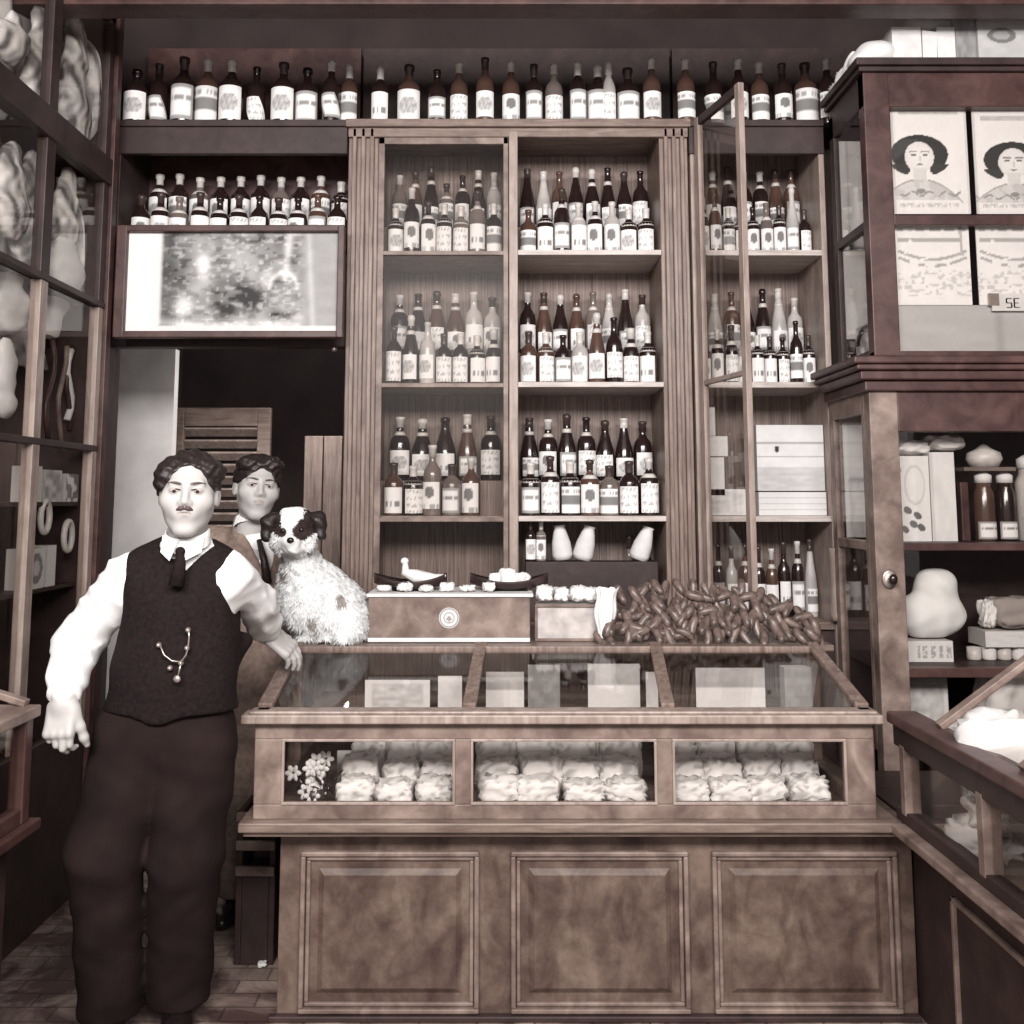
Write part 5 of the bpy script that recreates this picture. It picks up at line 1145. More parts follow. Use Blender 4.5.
# ------------------------------------------------------------------ people
def frame(origin, yaw=0, pitch=0, roll=0, s=1.0):
    return Matrix.Translation(Vector(origin)) @ Matrix.Rotation(yaw, 4, 'Z') @ Matrix.Rotation(pitch, 4, 'X') @ Matrix.Rotation(roll, 4, 'Y') @ Matrix.Scale(s, 4)
def head_sdf(thin=1.0):
    def f(p):
        q = p.copy(); X = np.abs(q[..., 0]); s = np.stack([X, q[..., 1], q[..., 2]], -1)     # mirrored
        d = sd_ell(s, (0, .010, .030), (.076, .093, .088))
        d = smin(d, sd_ell(s, (0, -.024, -.036), (.060 * thin, .066, .074)), .03)
        d = smin(d, sd_cap(s, (.047 * thin, .0, -.046), (.016, -.062, -.094), .017, .016), .03)
        d = smin(d, sd_ell(s, (0, -.068, -.098), (.024, .020, .018)), .02)
        d = smin(d, sd_ell(s, (.042, -.060, -.018), (.026, .022, .022)), .04)
        d = smin(d, sd_cap(s, (.0, -.082, .030), (.036, -.074, .030), .010, .009), .018)      # brow
        d = smax(d, -sd_ell(s, (.031, -.104, .010), (.019, .018, .012)), .014)                # socket
        d = smin(d, sd_ell(s, (.031, -.078, .008), (.016, .014, .0115)), .004)                # lids
        d = smin(d, sd_cap(s, (0, -.084, .022), (0, -.104, -.020), .0075, .0105), .012)       # nose
        d = smin(d, sd_ell(s, (.0115, -.094, -.024), (.0085, .011, .008)), .008)
        d = smin(d, sd_ell(s, (0, -.079, -.052), (.028, .016, .020)), .025)                    # muzzle
        d = smin(d, sd_ell(s, (0, -.0925, -.0475), (.018, .007, .0042)), .005)
        d = smin(d, sd_ell(s, (0, -.0920, -.0585), (.0145, .008, .0052)), .005)
        d = smax(d, -sd_ell(s, (0, -.1020, -.0530), (.020, .008, .0010)), .003)
        e = sd_ell(s, (.078, .012, -.002), (.008, .018, .031), np.array(Matrix.Rotation(-.25, 3, 'Z')))
        e = smax(e, -sd_ell(s, (.089, .006, .0), (.007, .010, .018)), .005)
        d = smin(d, e, .008)
        d = smin(d, sd_cap(s, (0, .022, -.075), (0, .036, -.190), .050, .056), .03)
        return d
    return f
def head_col(lip=(.74, .68, .66)):
    def c(V):
        C = np.ones((len(V), 3)); x, y, z = V.T
        l = ((x / .019) ** 2 + ((z + .053) / .009) ** 2 < 1) & (y < -.085); C[l] = lip
        e = ((np.abs(x) - .031) ** 2 / .017 ** 2 + (z - .008) ** 2 / .011 ** 2 < 1) & (y < -.06); C[e] = (.80, .76, .74)
        return C
    return c
BROW = plain('eyebrow_hair', (.16, .12, .11), .7, .2, 60)
def face_bits(par, M_, brow=.6, look=0.0):
    def W(v): return M_ @ Vector(v)
    for s in (-1, 1):
        m = MB(); R3 = M_.to_3x3().normalized()
        m.col = (.30, .27, .26); m.ell(W((.031 * s, -.0835, .0075)), (.0125, .0092, .0042), 14, 9, R3)
        m.col = (.03, .02, .02); m.ell(W((.031 * s + look, -.0905, .0075)), (.0055, .0035, .0046), 10, 7, R3)
        m.build('eye', PAPER_V, par)
        m = MB(); m.tube([W((s * (.014 + .0055 * k), -.0935 + .0022 * k * k * .35, .0125 + .0012 * math.sin(k * .8))) for k in range(7)], [.0010, .0016, .0018, .0018, .0018, .0015, .0010], 6); m.build('upper_eyelid', HAIR, par)
        m = MB(); m.tube([W((s * (.012 + .0065 * k), -.0985 + .0016 * k * k * .5, .0290 + .0035 * math.sin(k * .5))) for k in range(7)], [.0012, .0024, .0028, .0028, .0026, .0020, .0010], 6); m.build('eyebrow', BROW, par)
def hand_sdf(curls, thumb=(.5, .4), spread=.04, side=1):
    """local frame: y along the fingers, x towards the thumb (times side), z out of the back of the hand"""
    segs = []
    bx = (.030, .010, -.010, -.029); L = (.068, .076, .070, .056)
    for i in range(4):
        a = Vector((bx[i], .088 - .006 * abs(i - 1), .0)); d0 = -spread * (i - 1.4); c = 0; p = a
        for j, f_ in enumerate((.45, .30, .25)):
            c += curls[i][j]; dr = Vector((math.sin(-d0) * math.cos(c), math.cos(d0) * math.cos(c), -math.sin(c))); q = p + dr * (L[i] * f_)
            segs.append((p.copy(), q.copy(), .0098 - .0012 * j, .0092 - .0014 * j)); p = q
    p = Vector((.030, .030, -.006)); ang = thumb[0]
    for j, l in enumerate((.042, .030, .024)):
        dr = Vector((math.sin(ang), math.cos(ang), -thumb[1] * (.4 + .4 * j))).normalized(); q = p + dr * l; segs.append((p.copy(), q.copy(), (.0145, .0115, .0105)[j], (.012, .0105, .008)[j])); p = q; ang *= .55
    def f(p_):
        s = p_ * np.array([side, 1, 1])
        d = sd_box(s, (0, .052, 0), (.040, .044, .0125), .012)
        d = smin(d, sd_ell(s, (.020, .035, -.010), (.022, .032, .014)), .012)
        d = smin(d, sd_cap(s, (0, -.06, .0), (0, .015, 0), .026, .027) + .0, .02)
        g = None
        for (a, b, ra, rb) in segs[:12]:
            e = sd_cap(s, a, b, ra, rb); g = e if g is None else np.minimum(g, e)
        d = smin(d, g, .007)
        for (a, b, ra, rb) in segs[12:]: d = smin(d, sd_cap(s, a, b, ra, rb), .010)
        for i in range(4): d = smin(d, sd_ell(s, (bx[i], .086, .006), (.009, .010, .008)), .006)
        return d
    return f
def orient(origin, ydir, zdir, s=1.0):
    y = Vector(ydir).normalized(); x = y.cross(Vector(zdir)).normalized(); z = x.cross(y)
    M_ = Matrix((x, y, z)).transposed().to_4x4(); M_.translation = Vector(origin); return M_ @ Matrix.Scale(s, 4)
A3 = lambda v: np.array(v, float)

def shopkeeper():
    Y0 = 2.86
    t = thing('person', 'man with moustache in white shirt, black vest and tie, standing left of the counter', 'person', (PX(165, 900, Y0), Y0 + .05, 0))
    hc = P(189, 495, Y0 - .05); HS = .98
    Mh = frame(hc, .20, -.02, .02, HS)
    sl, sr = P(128, 578, Y0), P(230, 576, Y0)         # shoulder joints
    el, wl = P(79, 642, Y0 + .06), P(64, 694, Y0 - .10)
    er, wr = P(257, 602, Y0 + .17), P(267, 630, 3.23)
    ch = P(182, 610, Y0 + .02); wa = P(176, 668, Y0 + .03); hp = P(168, 715, Y0 + .05)
    nk = P(187, 548, Y0)
    # hands
    Ml = orient(wl + Vector((0, 0, -.012)), (.02, -.30, -.95), (-.12, -.95, .3), 1.06)
    Mr = orient(wr + Vector((0, 0, -.006)), (.74, .12, -.60), (.45, -.45, .75), 1.06)
    hl = hand_sdf([(.35, .9, .7), (.40, 1.0, .7), (.45, 1.0, .8), (.5, 1.1, .8)], (.35, .9), .05, -1)
    hr = hand_sdf([(.25, .45, .35), (.30, .5, .35), (.30, .55, .4), (.35, .6, .4)], (.55, .7), .07, -1)
    B = ((-.07, -.075, -.12), (.075, .19, .05))
    foot_l, foot_r = Vector((PX(110, 1000, 3.02), 3.02, 0)), Vector((PX(176, 1000, 3.08), 3.10, 0))
    hipl, hipr = hp + Vector((-.085, .0, -.06)), hp + Vector((.085, 0, -.06))
    knl = P(105, 850, Y0 + .02); knr = P(186, 850, Y0 + .06)
    def core(p):
        d = sd_cap(p, nk, ch, .05, .10); d = smin(d, sd_cap(p, ch, wa, .10, .09), .05); d = smin(d, sd_cap(p, wa, hp, .09, .10), .05)
        for a, b, c in ((sl, el, wl), (sr, er, wr)): d = smin(d, sd_cap(p, a, b, .045, .036), .03); d = smin(d, sd_cap(p, b, c, .036, .026), .02)
        for a, b, c in ((hipl, knl, foot_l + Vector((0, .02, .09))), (hipr, knr, foot_r + Vector((0, .02, .09)))): d = smin(d, sd_cap(p, a, b, .07, .05), .04); d = smin(d, sd_cap(p, b, c, .05, .035), .02)
        return d
    lo = (wl.x - .08, Y0 - .3, .04); hi = (wr.x + .08, 3.34, nk.z + .03)
    sdf_parts = [(head_sdf(), (-.10, -.125, -.20), (.10, .12, .13), .0042, Mh), (hl, (-.11, -.08, -.12), (.11, .20, .06), .0042, Ml), (hr, (-.11, -.08, -.12), (.11, .20, .06), .0042, Mr), (core, lo, hi, .016, None)]
    m = MB()
    for i, (fn, lo_, hi_, res, M_) in enumerate(sdf_parts):
        V, Q = surf(fn, lo_, hi_, res); cols = head_col()(V) if i == 0 else np.ones((len(V), 3))
        if M_ is not None: A_ = np.array(M_); V = V @ A_[:3, :3].T + A_[:3, 3]
        m.add([tuple(v) for v in V], [tuple(int(k) for k in q) for q in Q], True, [tuple(c) for c in cols])
    m.build('body', SKIN, t)
    face_bits(t, Mh)
    m = MB(); W = lambda v: Mh @ Vector(v)
    for s in (-1, 1): m.tube([W((s * .001, -.1005, -.036)), W((s * .011, -.0985, -.039)), (W((s * .023, -.091, -.045)))], [.0070, .0075, .0030], 8)
    m.build('moustache', plain('moustache_hair', (.10, .07, .065), .6, .3, 60), t)
    def hair(p):
        x, y, z = p[..., 0], p[..., 1], p[..., 2]
        d = sd_ell(p, (0, .016, .038), (.086, .100, .094)); d = smin(d, sd_ell(p, (-.062, .0, .052), (.034, .06, .045)), .02); d = smin(d, sd_ell(p, (.05, -.0, .066), (.05, .07, .038)), .02)
        d = smin(d, sd_ell(p, (-.074, .005, .028), (.020, .045, .035)), .015)
        cut = sd_ell(p, (.004, -.115, .004), (.072, .085, .092)); d = smax(d, -cut, .008)
        d = smax(d, -(z + .030 - .25 * (y - .02)) + 0 * x, .01); d = smax(d, -(sd_ell(np.stack([np.abs(x), y, z], -1), (.085, -.03, -.03), (.03, .05, .045))), .01)
        return d + .0022 * np.sin(x * 160 + y * 90 + 4 * np.sin(z * 40)) + .0016 * np.sin(z * 210 + x * 80)
    sdf_obj('hair', [(hair, (-.125, -.12, -.07), (.125, .135, .15), .0045, Mh)], HAIR, t)
    # shirt: torso, sleeves with folds, cuffs
    def sleeve(p, a, b, c, r0=.070, r1=.066, r2=.046):
        d = sd_cap(p, a, b, r0, r1); d = smin(d, sd_cap(p, b, b + (c - b) * .8, r1, .056), .03); return smin(d, sd_cap(p, b + (c - b) * .75, c, .050, .036), .01)
    def shirt(p):
        d = sd_ell(p, ch + Vector((0, 0, .03)), (.155, .105, .17)); d = smin(d, sd_ell(p, wa, (.15, .105, .15)), .05)
        d = smin(d, sd_cap(p, sl + Vector((.03, 0, -.0)), sr + Vector((-.03, 0, 0)), .062, .062), .06)
        d = smin(d, sd_cap(p, nk + Vector((0, .012, .0)), nk + Vector((0, .0, -.06)), .060, .07), .04)
        a = np.minimum(sleeve(p, sl, el, wl + Vector((0, 0, .008))), sleeve(p, sr, er, wr, .068, .054))
        a = a + .007 * (np.abs(np.sin(p[..., 2] * 38 + p[..., 0] * 22 + 2.2 * np.sin(p[..., 0] * 24 + p[..., 1] * 14))) - .5) + .004 * (np.abs(np.sin(p[..., 2] * 30 - p[..., 0] * 55 + 1.5 * np.sin(p[..., 2] * 40))) - .5)
        return smin(d, a, .03)
    sdf_obj('shirt', [(shirt, (wl.x - .12, Y0 - .26, hp.z - .04), (wr.x + .08, 3.34, nk.z + .07), .0085, None)], SHIRT, t)
    for (w_, e_) in ((wl, el), (wr, er)):
        m = MB(); d = (w_ - e_).normalized(); m.tube([w_ - d * .035, w_ - d * .03, w_ + d * .004, w_ + d * .008], [.043, .045, .044, .040], 18); m.build('cuff', SHIRT, t)
    # stand-up collar with two wings
    m = MB(); vs = []; fs = []; n = 28; c0 = Mh @ Vector((0, .022, -.120))
    for k, (r, z) in enumerate(((.064, -.028), (.062, -.01), (.0605, .012), (.0575, .012), (.0595, -.02))):
        for i in range(n): a = 2 * PI * i / n; fr = max(0, -math.sin(a)); vs.append(c0 + Vector((r * math.cos(a), r * math.sin(a) * .98, z - .014 * fr + .012 * (1 - fr))))
    for k in range(4):
        for i in range(n): i2 = (i + 1) % n; fs.append((k * n + i, k * n + i2, (k + 1) * n + i2, (k + 1) * n + i))
    m.add(vs, fs, True)
    for s in (-1, 1):
        a = c0 + Vector((s * .058, -.030, .008)); b = c0 + Vector((s * .004, -.066, -.008)); c = c0 + Vector((s * .020, -.082, -.060)); d = c0 + Vector((s * .056, -.050, -.038))
        o_ = Vector((0, -.004, 0)); m.add([a, b, c, d, a + o_, b + o_, c + o_, d + o_], [(0, 1, 2, 3), (7, 6, 5, 4), (0, 4, 5, 1), (1, 5, 6, 2), (2, 6, 7, 3), (3, 7, 4, 0)] if s > 0 else [(3, 2, 1, 0), (4, 5, 6, 7), (1, 5, 4, 0), (2, 6, 5, 1), (3, 7, 6, 2), (0, 4, 7, 3)], False)
    m.build('collar', SHIRT, t)
    vp = P(179, 573, Y0 - .13)
    def vest(p):
        d = sd_ell(p, ch + Vector((0, 0, .02)), (.176, .128, .20)); d = smin(d, sd_ell(p, wa + Vector((0, -.01, 0)), (.178, .125, .16)), .06)
        d = smin(d, sd_cap(p, sl + Vector((.045, 0, .012)), sr + Vector((-.030, 0, .012)), .066, .066), .05); d = smin(d, sd_ell(p, hp + Vector((.01, 0, .0)), (.19, .13, .12)), .06)
        d = smin(d, sd_cap(p, wa + Vector((.10, .06, .02)), P(246, 640, Y0 + .10), .06, .02), .05)
        x, y, z = p[..., 0] - vp.x, p[..., 1], p[..., 2] - vp.z                # V neck
        v = np.maximum(np.abs(x - .03 * np.clip(z, 0, 1) / .1) * .84 - np.clip(z, 0, 9) * .50, -z); v = np.maximum(v, y - (Y0 + .00))
        d = smax(d, -v, .006)
        d = smax(d, -(sd_cap(p, nk + Vector((0, -.01, -.01)), nk + Vector((0, 0, .2)), .068, .08)), .01)
        for s_, e_ in ((sl, el), (sr, er)):   # armholes
            o_ = s_ + (s_ - ch).normalized() * .02; sg = -1 if s_ is sl else 1
            d = smax(d, -(sd_ell(p, s_ + Vector((sg * (.045 if sg < 0 else .060), 0, -.035)), (.055, .2, .125))), .012)
        return smax(d + wrink(p, .0025, 24, 2.) , -(p[..., 2] - hp.z - .02 + .022 * np.exp(-((p[..., 0] - hp.x - .01) / .05) ** 2)), .006)
    sdf_obj('vest', [(vest, (sl.x - .10, Y0 - .22, hp.z - .07), (sr.x + .14, Y0 + .26, nk.z + .08), .0085, None)], VEST, t)
    m = MB()
    k0 = c0 + Vector((.010, -.090, -.034)); m.ell(k0, (.014, .010, .013)); m.tube([k0, k0 + Vector((.002, -.004, -.03)), k0 + Vector((-.006, -.004, -.09))], [.009, .016, .022], 10); m.build('tie', VEST, t)
    for (px, py) in ((159, 645), (188, 630), (187, 648), (181, 663), (170, 668)):
        q = P(px, py, Y0 - .115); m = MB(); m.ell(q, (.0075, .010, .0075)); m.build('vest_button', BRASS, t)
    pts = [P(x, y, Y0 - .122) for x, y in ((160, 645), (164, 655), (172, 661), (181, 662), (186, 655), (188, 648), (189, 638), (189, 630))]
    m = MB(); m.tube(pts, .0025, 6); m.tube([P(181, 663, Y0 - .122), P(178, 676, Y0 - .125)], .0025, 6); m.ell(P(177, 679, Y0 - .125), (.010, .006, .010)); m.build('watch_chain', BRASS, t)
    def trou(p):
        d = sd_ell(p, hp + Vector((0, 0, -.03)), (.185, .125, .13)); fl = foot_l + Vector((0, .0, .05)); fr_ = foot_r + Vector((0, .0, .05))
        a = smin(sd_cap(p, hipl + Vector((-.0, 0, -.02)), knl, .112, .098), sd_cap(p, knl, fl, .098, .088), .03)
        b = smin(sd_cap(p, hipr + Vector((0, 0, -.02)), knr, .112, .098), sd_cap(p, knr, fr_, .098, .088), .03)
        d = smin(d, smin(a, b, .02), .05) + wrink(p, .006, 17, .3) + wrink(p, .003, 40, 1.)
        d = smax(d, -(p[..., 2] - .055), .008); return smax(d, (p[..., 2] - hp.z - .03), .01)
    sdf_obj('trousers', [(trou, (foot_l.x - .16, Y0 - .22, .03), (foot_r.x + .20, Y0 + .26, hp.z + .05), .011, None)], TROUS, t)
    for ft, sx in ((foot_l, -.25), (foot_r, .3)):
        def shoe(p, ft=ft, sx=sx):
            d = sd_ell(p, ft + Vector((sx * .10, -.11, .030)), (.046, .09, .034)); d = smin(d, sd_ell(p, ft + Vector((0, .03, .045)), (.040, .06, .05)), .05); d = smin(d, sd_cap(p, ft + Vector((0, .02, .05)), ft + Vector((0, .02, .10)), .042, .045), .02)
            return smax(d, -(p[..., 2] - .001), .006)
        sdf_obj('shoe', [(shoe, (ft.x - .11, ft.y - .22, -.01), (ft.x + .11, ft.y + .11, .14), .007, None)], LEATHER, t)
shopkeeper()

def assistant():
    Y0 = 3.84
    t = thing('person', 'young man in brown jacket and white collar standing behind, beside the dog', 'person', (PX(243, 880, Y0), Y0, 0))
    hc = P(257, 489, Y0 - .05); Mh = frame(hc, .38, -.04, .10, 1.02)
    nk = Mh @ Vector((0, .030, -.128)); sl = P(208, 543, Y0 + .04); sr = P(290, 547, Y0 + .0)
    ch = P(250, 590, Y0); wa = P(255, 650, Y0 + .01); hp = P(252, 705, Y0 + .02)
    fo = [Vector((PX(233, 900, Y0), Y0 + .02, 0)), Vector((PX(262, 900, Y0 - .0), Y0 + .10, 0))]
    kn = [P(240, 800, Y0 - .01), P(266, 800, Y0 + .06)]
    er = P(303, 605, Y0 + .12); wr = P(330, 598, 3.80); el = P(206, 640, Y0 + .06); wl = P(208, 700, Y0 + .0)
    Mr = orient(wr, (.5, -.5, -.15), (0, 0, 1), .95); Ml = orient(wl, (.0, -.1, -1), (-1, 0, 0), .95)
    hnd = hand_sdf([(.3, .4, .3)] * 4, (.5, .5), .05, 1)
    def core(p):
        d = sd_cap(p, nk, ch, .05, .09); d = smin(d, sd_cap(p, ch, wa, .09, .09), .05); d = smin(d, sd_cap(p, wa, hp, .09, .09), .05)
        for a, b, c in ((sl, el, wl), (sr, er, wr)): d = smin(d, sd_cap(p, a, b, .042, .034), .03); d = smin(d, sd_cap(p, b, c, .034, .025), .02)
        for i, s in ((0, -1), (1, 1)): d = smin(d, sd_cap(p, hp + Vector((.06 * s, 0, -.05)), kn[i], .06, .045), .04); d = smin(d, sd_cap(p, kn[i], fo[i] + Vector((0, .02, .08)), .045, .032), .02)
        return d
    m = MB()
    for i, (fn, lo_, hi_, res, M_) in enumerate([(head_sdf(.96), (-.10, -.125, -.20), (.10, .12, .13), .0045, Mh), (hnd, (-.11, -.08, -.10), (.11, .20, .06), .005, Mr), (hnd, (-.11, -.08, -.10), (.11, .20, .06), .005, Ml), (core, (el.x - .08, Y0 - .22, .04), (wr.x + .06, Y0 + .24, nk.z + .03), .017, None)]):
        V, Q = surf(fn, lo_, hi_, res); cols = head_col()(V) if i == 0 else np.ones((len(V), 3)); cols = cols * .88
        if M_ is not None: A_ = np.array(M_); V = V @ A_[:3, :3].T + A_[:3, 3]
        m.add([tuple(v) for v in V], [tuple(int(k) for k in q) for q in Q], True, [tuple(c) for c in cols])
    m.build('body', SKIN, t)
    face_bits(t, Mh, look=-.001)
    def hair(p):
        x, y, z = p[..., 0], p[..., 1], p[..., 2]
        d = sd_ell(p, (0, .018, .040), (.088, .100, .092)); d = smin(d, sd_ell(p, (.03, -.045, .090), (.052, .045, .030)), .02); d = smin(d, sd_ell(p, (-.04, -.03, .085), (.05, .05, .032)), .02)
        d = smax(d, -sd_ell(p, (.004, -.112, -.004), (.066, .080, .082)), .008); d = smax(d, -(z + .028 - .25 * (y - .02)), .01); d = smax(d, -(sd_ell(np.stack([np.abs(x), y, z], -1), (.085, -.03, -.03), (.03, .05, .045))), .01)
        return d + .0025 * np.sin(x * 150 + y * 90 + 4 * np.sin(z * 40)) + .0016 * np.sin(z * 210 + x * 80)
    sdf_obj('hair', [(hair, (-.125, -.125, -.07), (.125, .135, .15), .0048, Mh)], HAIR, t)
    def jacket(p):
        d = sd_ell(p, ch, (.165, .115, .19)); d = smin(d, sd_ell(p, wa, (.15, .112, .17)), .06); d = smin(d, sd_ell(p, hp + Vector((0, 0, -.0)), (.155, .115, .14)), .06)
        d = smin(d, sd_cap(p, sl + Vector((.02, 0, 0)), sr + Vector((-.02, 0, 0)), .062, .062), .06); d = smin(d, sd_cap(p, nk + Vector((0, .015, .0)), nk + Vector((0, .02, -.06)), .072, .09), .03)
        for a, b, c in ((sl, el, wl), (sr, er, wr)): e = smin(sd_cap(p, a, b, .062, .052), sd_cap(p, b, c, .052, .040), .02); d = smin(d, e, .02)
        v0 = P(266, 580, Y0 - .12); x, z = p[..., 0] - v0.x, p[..., 2] - v0.z
        v = np.maximum(np.abs(x + .35 * z * .6) * .9 - np.clip(z, 0, 9) * .30, -z); v = np.maximum(v, p[..., 1] - (Y0 - .0)); d = smax(d, -v, .006)
        d = smax(d, -sd_cap(p, nk + Vector((0, -.01, .0)), nk + Vector((0, -.01, .2)), .054, .064), .01)
        d = d + wrink(p, .003, 26, 1.2); return smax(d, -(p[..., 2] - hp.z + .12), .01)
    sdf_obj('jacket', [(jacket, (el.x - .1, Y0 - .22, hp.z - .16), (wr.x + .06, Y0 + .26, nk.z + .06), .0095, None)], TWEED, t)
    def shirt(p):
        d = sd_ell(p, ch, (.150, .100, .175)); d = smin(d, sd_cap(p, nk + Vector((0, .012, -.012)), nk + Vector((0, 0, -.06)), .052, .06), .03); return smin(d, sd_cap(p, sl + Vector((.05, 0, -.01)), sr + Vector((-.05, 0, -.01)), .045, .045), .05)
    sdf_obj('shirt', [(shirt, (ch.x - .2, Y0 - .16, ch.z - .22), (ch.x + .2, Y0 + .16, nk.z + .07), .0095, None)], SHIRT, t)
    def coll(p):
        c = nk + Vector((.0, .0, .010)); d = sd_cap(p, c + Vector((0, .008, .012)), c + Vector((0, -.006, -.03)), .060, .068); d = np.maximum(d, -(d + .006))
        n_ = Vector((-.15, .42, 1)).normalized(); k = (p - A3(c)) @ A3(n_); return smax(smax(d, k - .022, .004), -(k + .022), .004)
    sdf_obj('collar', [(coll, (nk.x - .1, nk.y - .12, nk.z - .07), (nk.x + .1, nk.y + .1, nk.z + .09), .005, None)], SHIRT, t)
    m = MB(); a = P(259, 540, Y0 - .085); m.tube([a, P(264, 560, Y0 - .108), P(267, 582, Y0 - .12)], [.010, .014, .018], 8); m.build('tie', HAIR, t)
    def trou(p):
        d = sd_ell(p, hp + Vector((0, 0, -.04)), (.145, .108, .12))
        for i, s in ((0, -1), (1, 1)): e = smin(sd_cap(p, hp + Vector((.06 * s, 0, -.06)), kn[i], .085, .070), sd_cap(p, kn[i], fo[i] + Vector((0, 0, .05)), .070, .062), .03); d = smin(d, e, .03)
        d = d + wrink(p, .003, 24, .3); return smax(smax(d, -(p[..., 2] - .06), .006), p[..., 2] - hp.z - .02, .01)
    sdf_obj('trousers', [(trou, (hp.x - .22, Y0 - .18, .03), (hp.x + .24, Y0 + .24, hp.z + .05), .012, None)], TWEED, t)
    for ft in fo:
        def shoe(p, ft=ft):
            d = sd_ell(p, ft + Vector((0, -.11, .030)), (.044, .085, .032)); d = smin(d, sd_ell(p, ft + Vector((0, .02, .042)), (.038, .055, .045)), .05); d = smin(d, sd_cap(p, ft + Vector((0, .02, .05)), ft + Vector((0, .02, .10)), .040, .042), .02)
            return smax(d, -(p[..., 2] - .001), .006)
        sdf_obj('shoe', [(shoe, (ft.x - .07, ft.y - .22, -.01), (ft.x + .07, ft.y + .11, .14), .008, None)], LEATHER, t)
assistant()

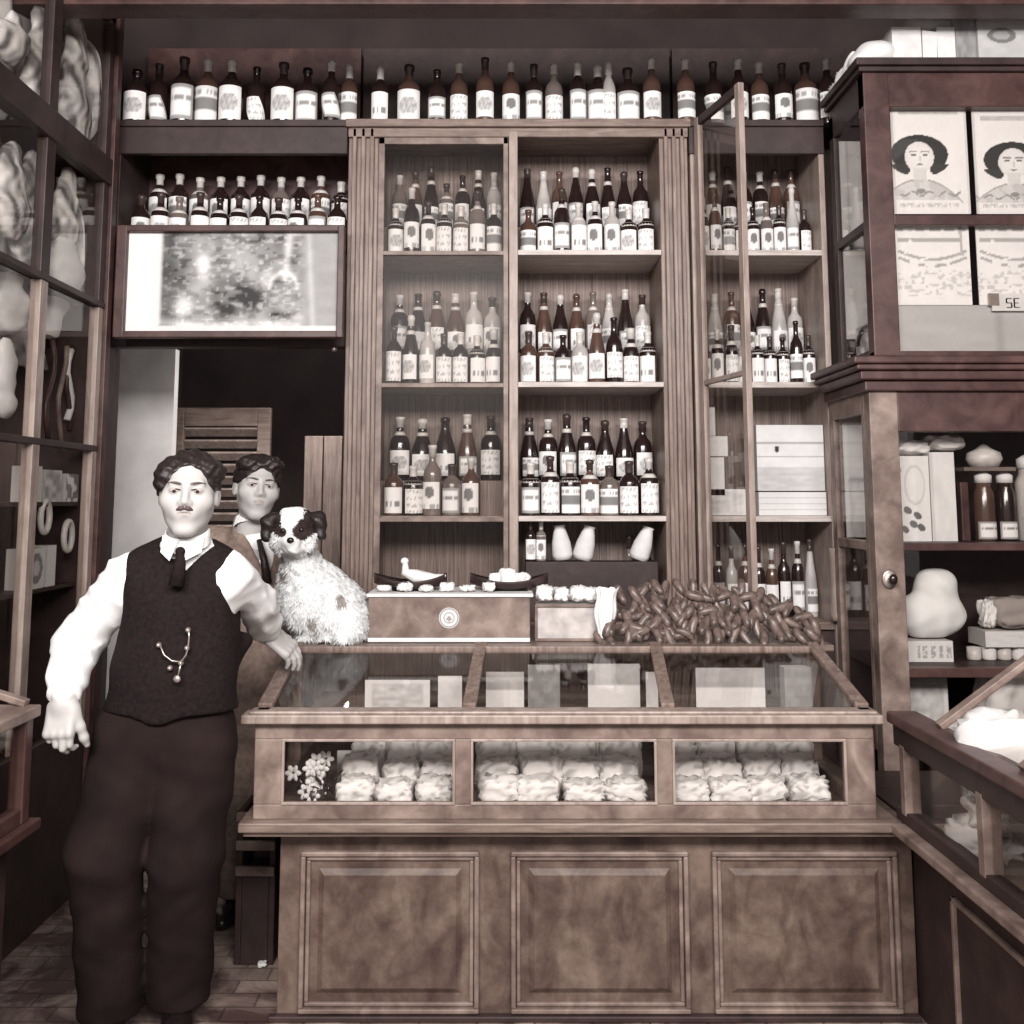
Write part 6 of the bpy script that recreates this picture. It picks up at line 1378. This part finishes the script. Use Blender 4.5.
# ------------------------------------------------------------------ dog sitting on the counter
def dog():
    Yd = 3.60; t = thing('dog', 'fluffy white dog with dark ears sitting on the counter beside the two men', 'dog', (PX(320, 630, Yd), Yd, ZTOP))
    Z = ZTOP + .002
    hd = P(294, 533, Yd - .10); bd = P(325, 590, Yd + .02); rp = P(340, 600, Yd + .06); ck = P(302, 575, Yd - .05)
    Mh = frame(hd, .10, .05, -.05, 1.2)
    Mi = np.array(Mh.inverted())
    def loc(p): return p @ Mi[:3, :3].T + Mi[:3, 3]     # head-local
    pw = [Vector((PX(299, 638, Yd - .11), Yd - .0, Z)), Vector((PX(322, 638, Yd - .1), Yd - .01, Z))]
    def body(p):
        d = sd_ell(p, (rp.x, rp.y, Z + .098), (.105, .12, .105)); d = smin(d, sd_ell(p, (bd.x - .01, bd.y, Z + .155), (.095, .10, .12)), .06); d = smin(d, sd_ell(p, (ck.x, ck.y + .03, Z + .17), (.090, .085, .12)), .06)
        d = smin(d, sd_cap(p, (ck.x, ck.y + .02, Z + .26), hd, .06, .05), .05)
        for q in pw:
            d = smin(d, sd_cap(p, (q.x, q.y + .02, Z + .16), (q.x, q.y + .015, Z + .02), .040, .028), .03); d = smin(d, smax(sd_ell(p, (q.x, q.y - .005, Z + .018), (.028, .036, .020)), -(p[..., 2] - Z), .004), .015)
        d = smin(d, sd_ell(p, (rp.x + .05, rp.y - .04, Z + .06), (.055, .075, .06)), .03); d = smin(d, sd_ell(p, (rp.x + .03, rp.y - .11, Z + .02), (.030, .045, .022)), .02)
        d = smin(d, sd_cap(p, (rp.x + .08, rp.y + .06, Z + .05), (rp.x + .09, rp.y - .02, Z + .04), .035, .02), .03)
        l = loc(p); s = np.stack([np.abs(l[..., 0]), l[..., 1], l[..., 2]], -1)
        h = sd_ell(s, (0, .01, .018), (.060, .062, .056)); h = smin(h, sd_ell(s, (0, -.055, -.020), (.030, .042, .026)), .02); h = smin(h, sd_ell(s, (.034, -.022, -.022), (.030, .035, .034)), .02); h = smin(h, sd_ell(s, (0, -.05, -.042), (.024, .034, .014)), .015)
        h = smax(h, -sd_ell(s, (.026, -.062, .012), (.012, .012, .010)), .01)
        d = smin(d, h * 1.2, .02)
        d = d + .0035 * np.sin(p[..., 0] * 70 + 3 * np.sin(p[..., 2] * 30)) * np.sin(p[..., 2] * 60 + p[..., 0] * 40) + .0022 * np.sin(p[..., 0] * 160 + 3 * np.sin(p[..., 2] * 90)) * np.sin(p[..., 1] * 120 + p[..., 2] * 60)
        return smax(d, -(p[..., 2] - Z), .004)
    def colf(V):
        C = np.full((len(V), 3), .88); l = loc(V); x, y, z = l.T
        f = .006 * np.sin(z * 120 + x * 60)
        dark = np.array([.045, .03, .028])
        m1 = (np.hypot((x - .034 + f) / .028, (z - .014) / .030) < 1) & (y < .03)
        m2 = (np.hypot((x + .030) / .016, (z - .008) / .013) < 1) & (y < 0)
        m3 = (np.abs(x) > .030) & (z > .015 + f) & (np.abs(y) < .08) & (np.abs(z) < .1) & (np.abs(x) < .1)
        C[m1 | m2 | m3] = dark
        g = np.sin(V[:, 0] * 33 + 1) * np.sin(V[:, 2] * 27 + 2.3 + V[:, 0] * 12); C[(g > .86) & (V[:, 2] < hd.z - .10)] = (.40, .36, .34)
        return C
    lo = (hd.x - .12, Yd - .22, Z - .01); hi = (rp.x + .16, Yd + .22, hd.z + .10)
    V, Q = surf(body, lo, hi, .006); C = colf(V)
    m = MB(); m.add([tuple(v) for v in V], [tuple(int(k) for k in q) for q in Q], True, [tuple(c) for c in C]); m.build('body', DOGM, t)
    # shaggy coat: short tufts growing out of the surface
    rr = np.random.RandomState(4); P4 = V[Q]; cen = P4.mean(1); nrm = np.cross(P4[:, 2] - P4[:, 0], P4[:, 3] - P4[:, 1]); nrm /= np.linalg.norm(nrm, axis=1)[:, None] + 1e-9
    lc = loc(cen); face = (lc[:, 1] < -.045) & (np.abs(lc[:, 0]) < .032) & (lc[:, 2] > -.06) & (lc[:, 2] < .03)
    keep = rr.rand(len(cen)) < np.where(face, 0.0, .85); keep &= cen[:, 2] > Z + .012
    m = MB(); vs = []; fs = []; cs = []
    for i in np.where(keep)[0]:
        c, n_ = cen[i], nrm[i]; L_ = rr.uniform(.010, .024) * (.6 if np.linalg.norm(lc[i]) < .09 else 1)
        dn = n_ * .55 + np.array([rr.uniform(-.3, .3), -.1, -.75]); dn /= np.linalg.norm(dn); sd_ = np.cross(dn, n_); sd_ /= np.linalg.norm(sd_) + 1e-9; b = len(vs)
        w_ = rr.uniform(.0016, .003); vs += [tuple(c - sd_ * w_ - n_ * .002), tuple(c + sd_ * w_ - n_ * .002), tuple(c + dn * L_ * .6 + n_ * .003), tuple(c + dn * L_)]
        fs += [(b, b + 1, b + 2), (b + 1, b + 3, b + 2), (b, b + 2, b + 3)]; cc = C[Q[i][0]] * rr.uniform(.9, 1.08); cs += [tuple(np.minimum(cc, .93))] * 4
    m.add(vs, fs, True, cs); m.build('shaggy_coat', DOGM, t)
    def ear(sx):
        def f(p):
            s = p * np.array([sx, 1, 1]); d = sd_cap(s, (.040, .012, .045), (.070, .002, .034), .016, .021); d = smin(d, sd_cap(s, (.070, .002, .034), (.078, -.008, -.008), .021, .016), .02); return d + .002 * np.sin(p[..., 2] * 160 + p[..., 0] * 90)
        return f
    for sx in (-1, 1): sdf_obj('ear', [(ear(sx), (-.13, -.05, -.05), (.13, .06, .09), .0045, Mh)], HAIR, t)
    m = MB(); m.ell(Mh @ Vector((0, -.098, -.012)), (.0125, .009, .010)); m.build('nose', LEATHER, t)
    for sx in (-1, 1): m = MB(); m.ell(Mh @ Vector((.026 * sx, -.052, .012)), (.0085, .007, .0085)); m.build('eye', LEATHER, t)
    m = MB(); m.tube([Mh @ Vector((x, -.086 + abs(x) * 1.2, -.036 - .2 * abs(x))) for x in (-.016, -.008, 0, .008, .016)], .0018, 6); m.build('mouth', LEATHER, t)
dog()
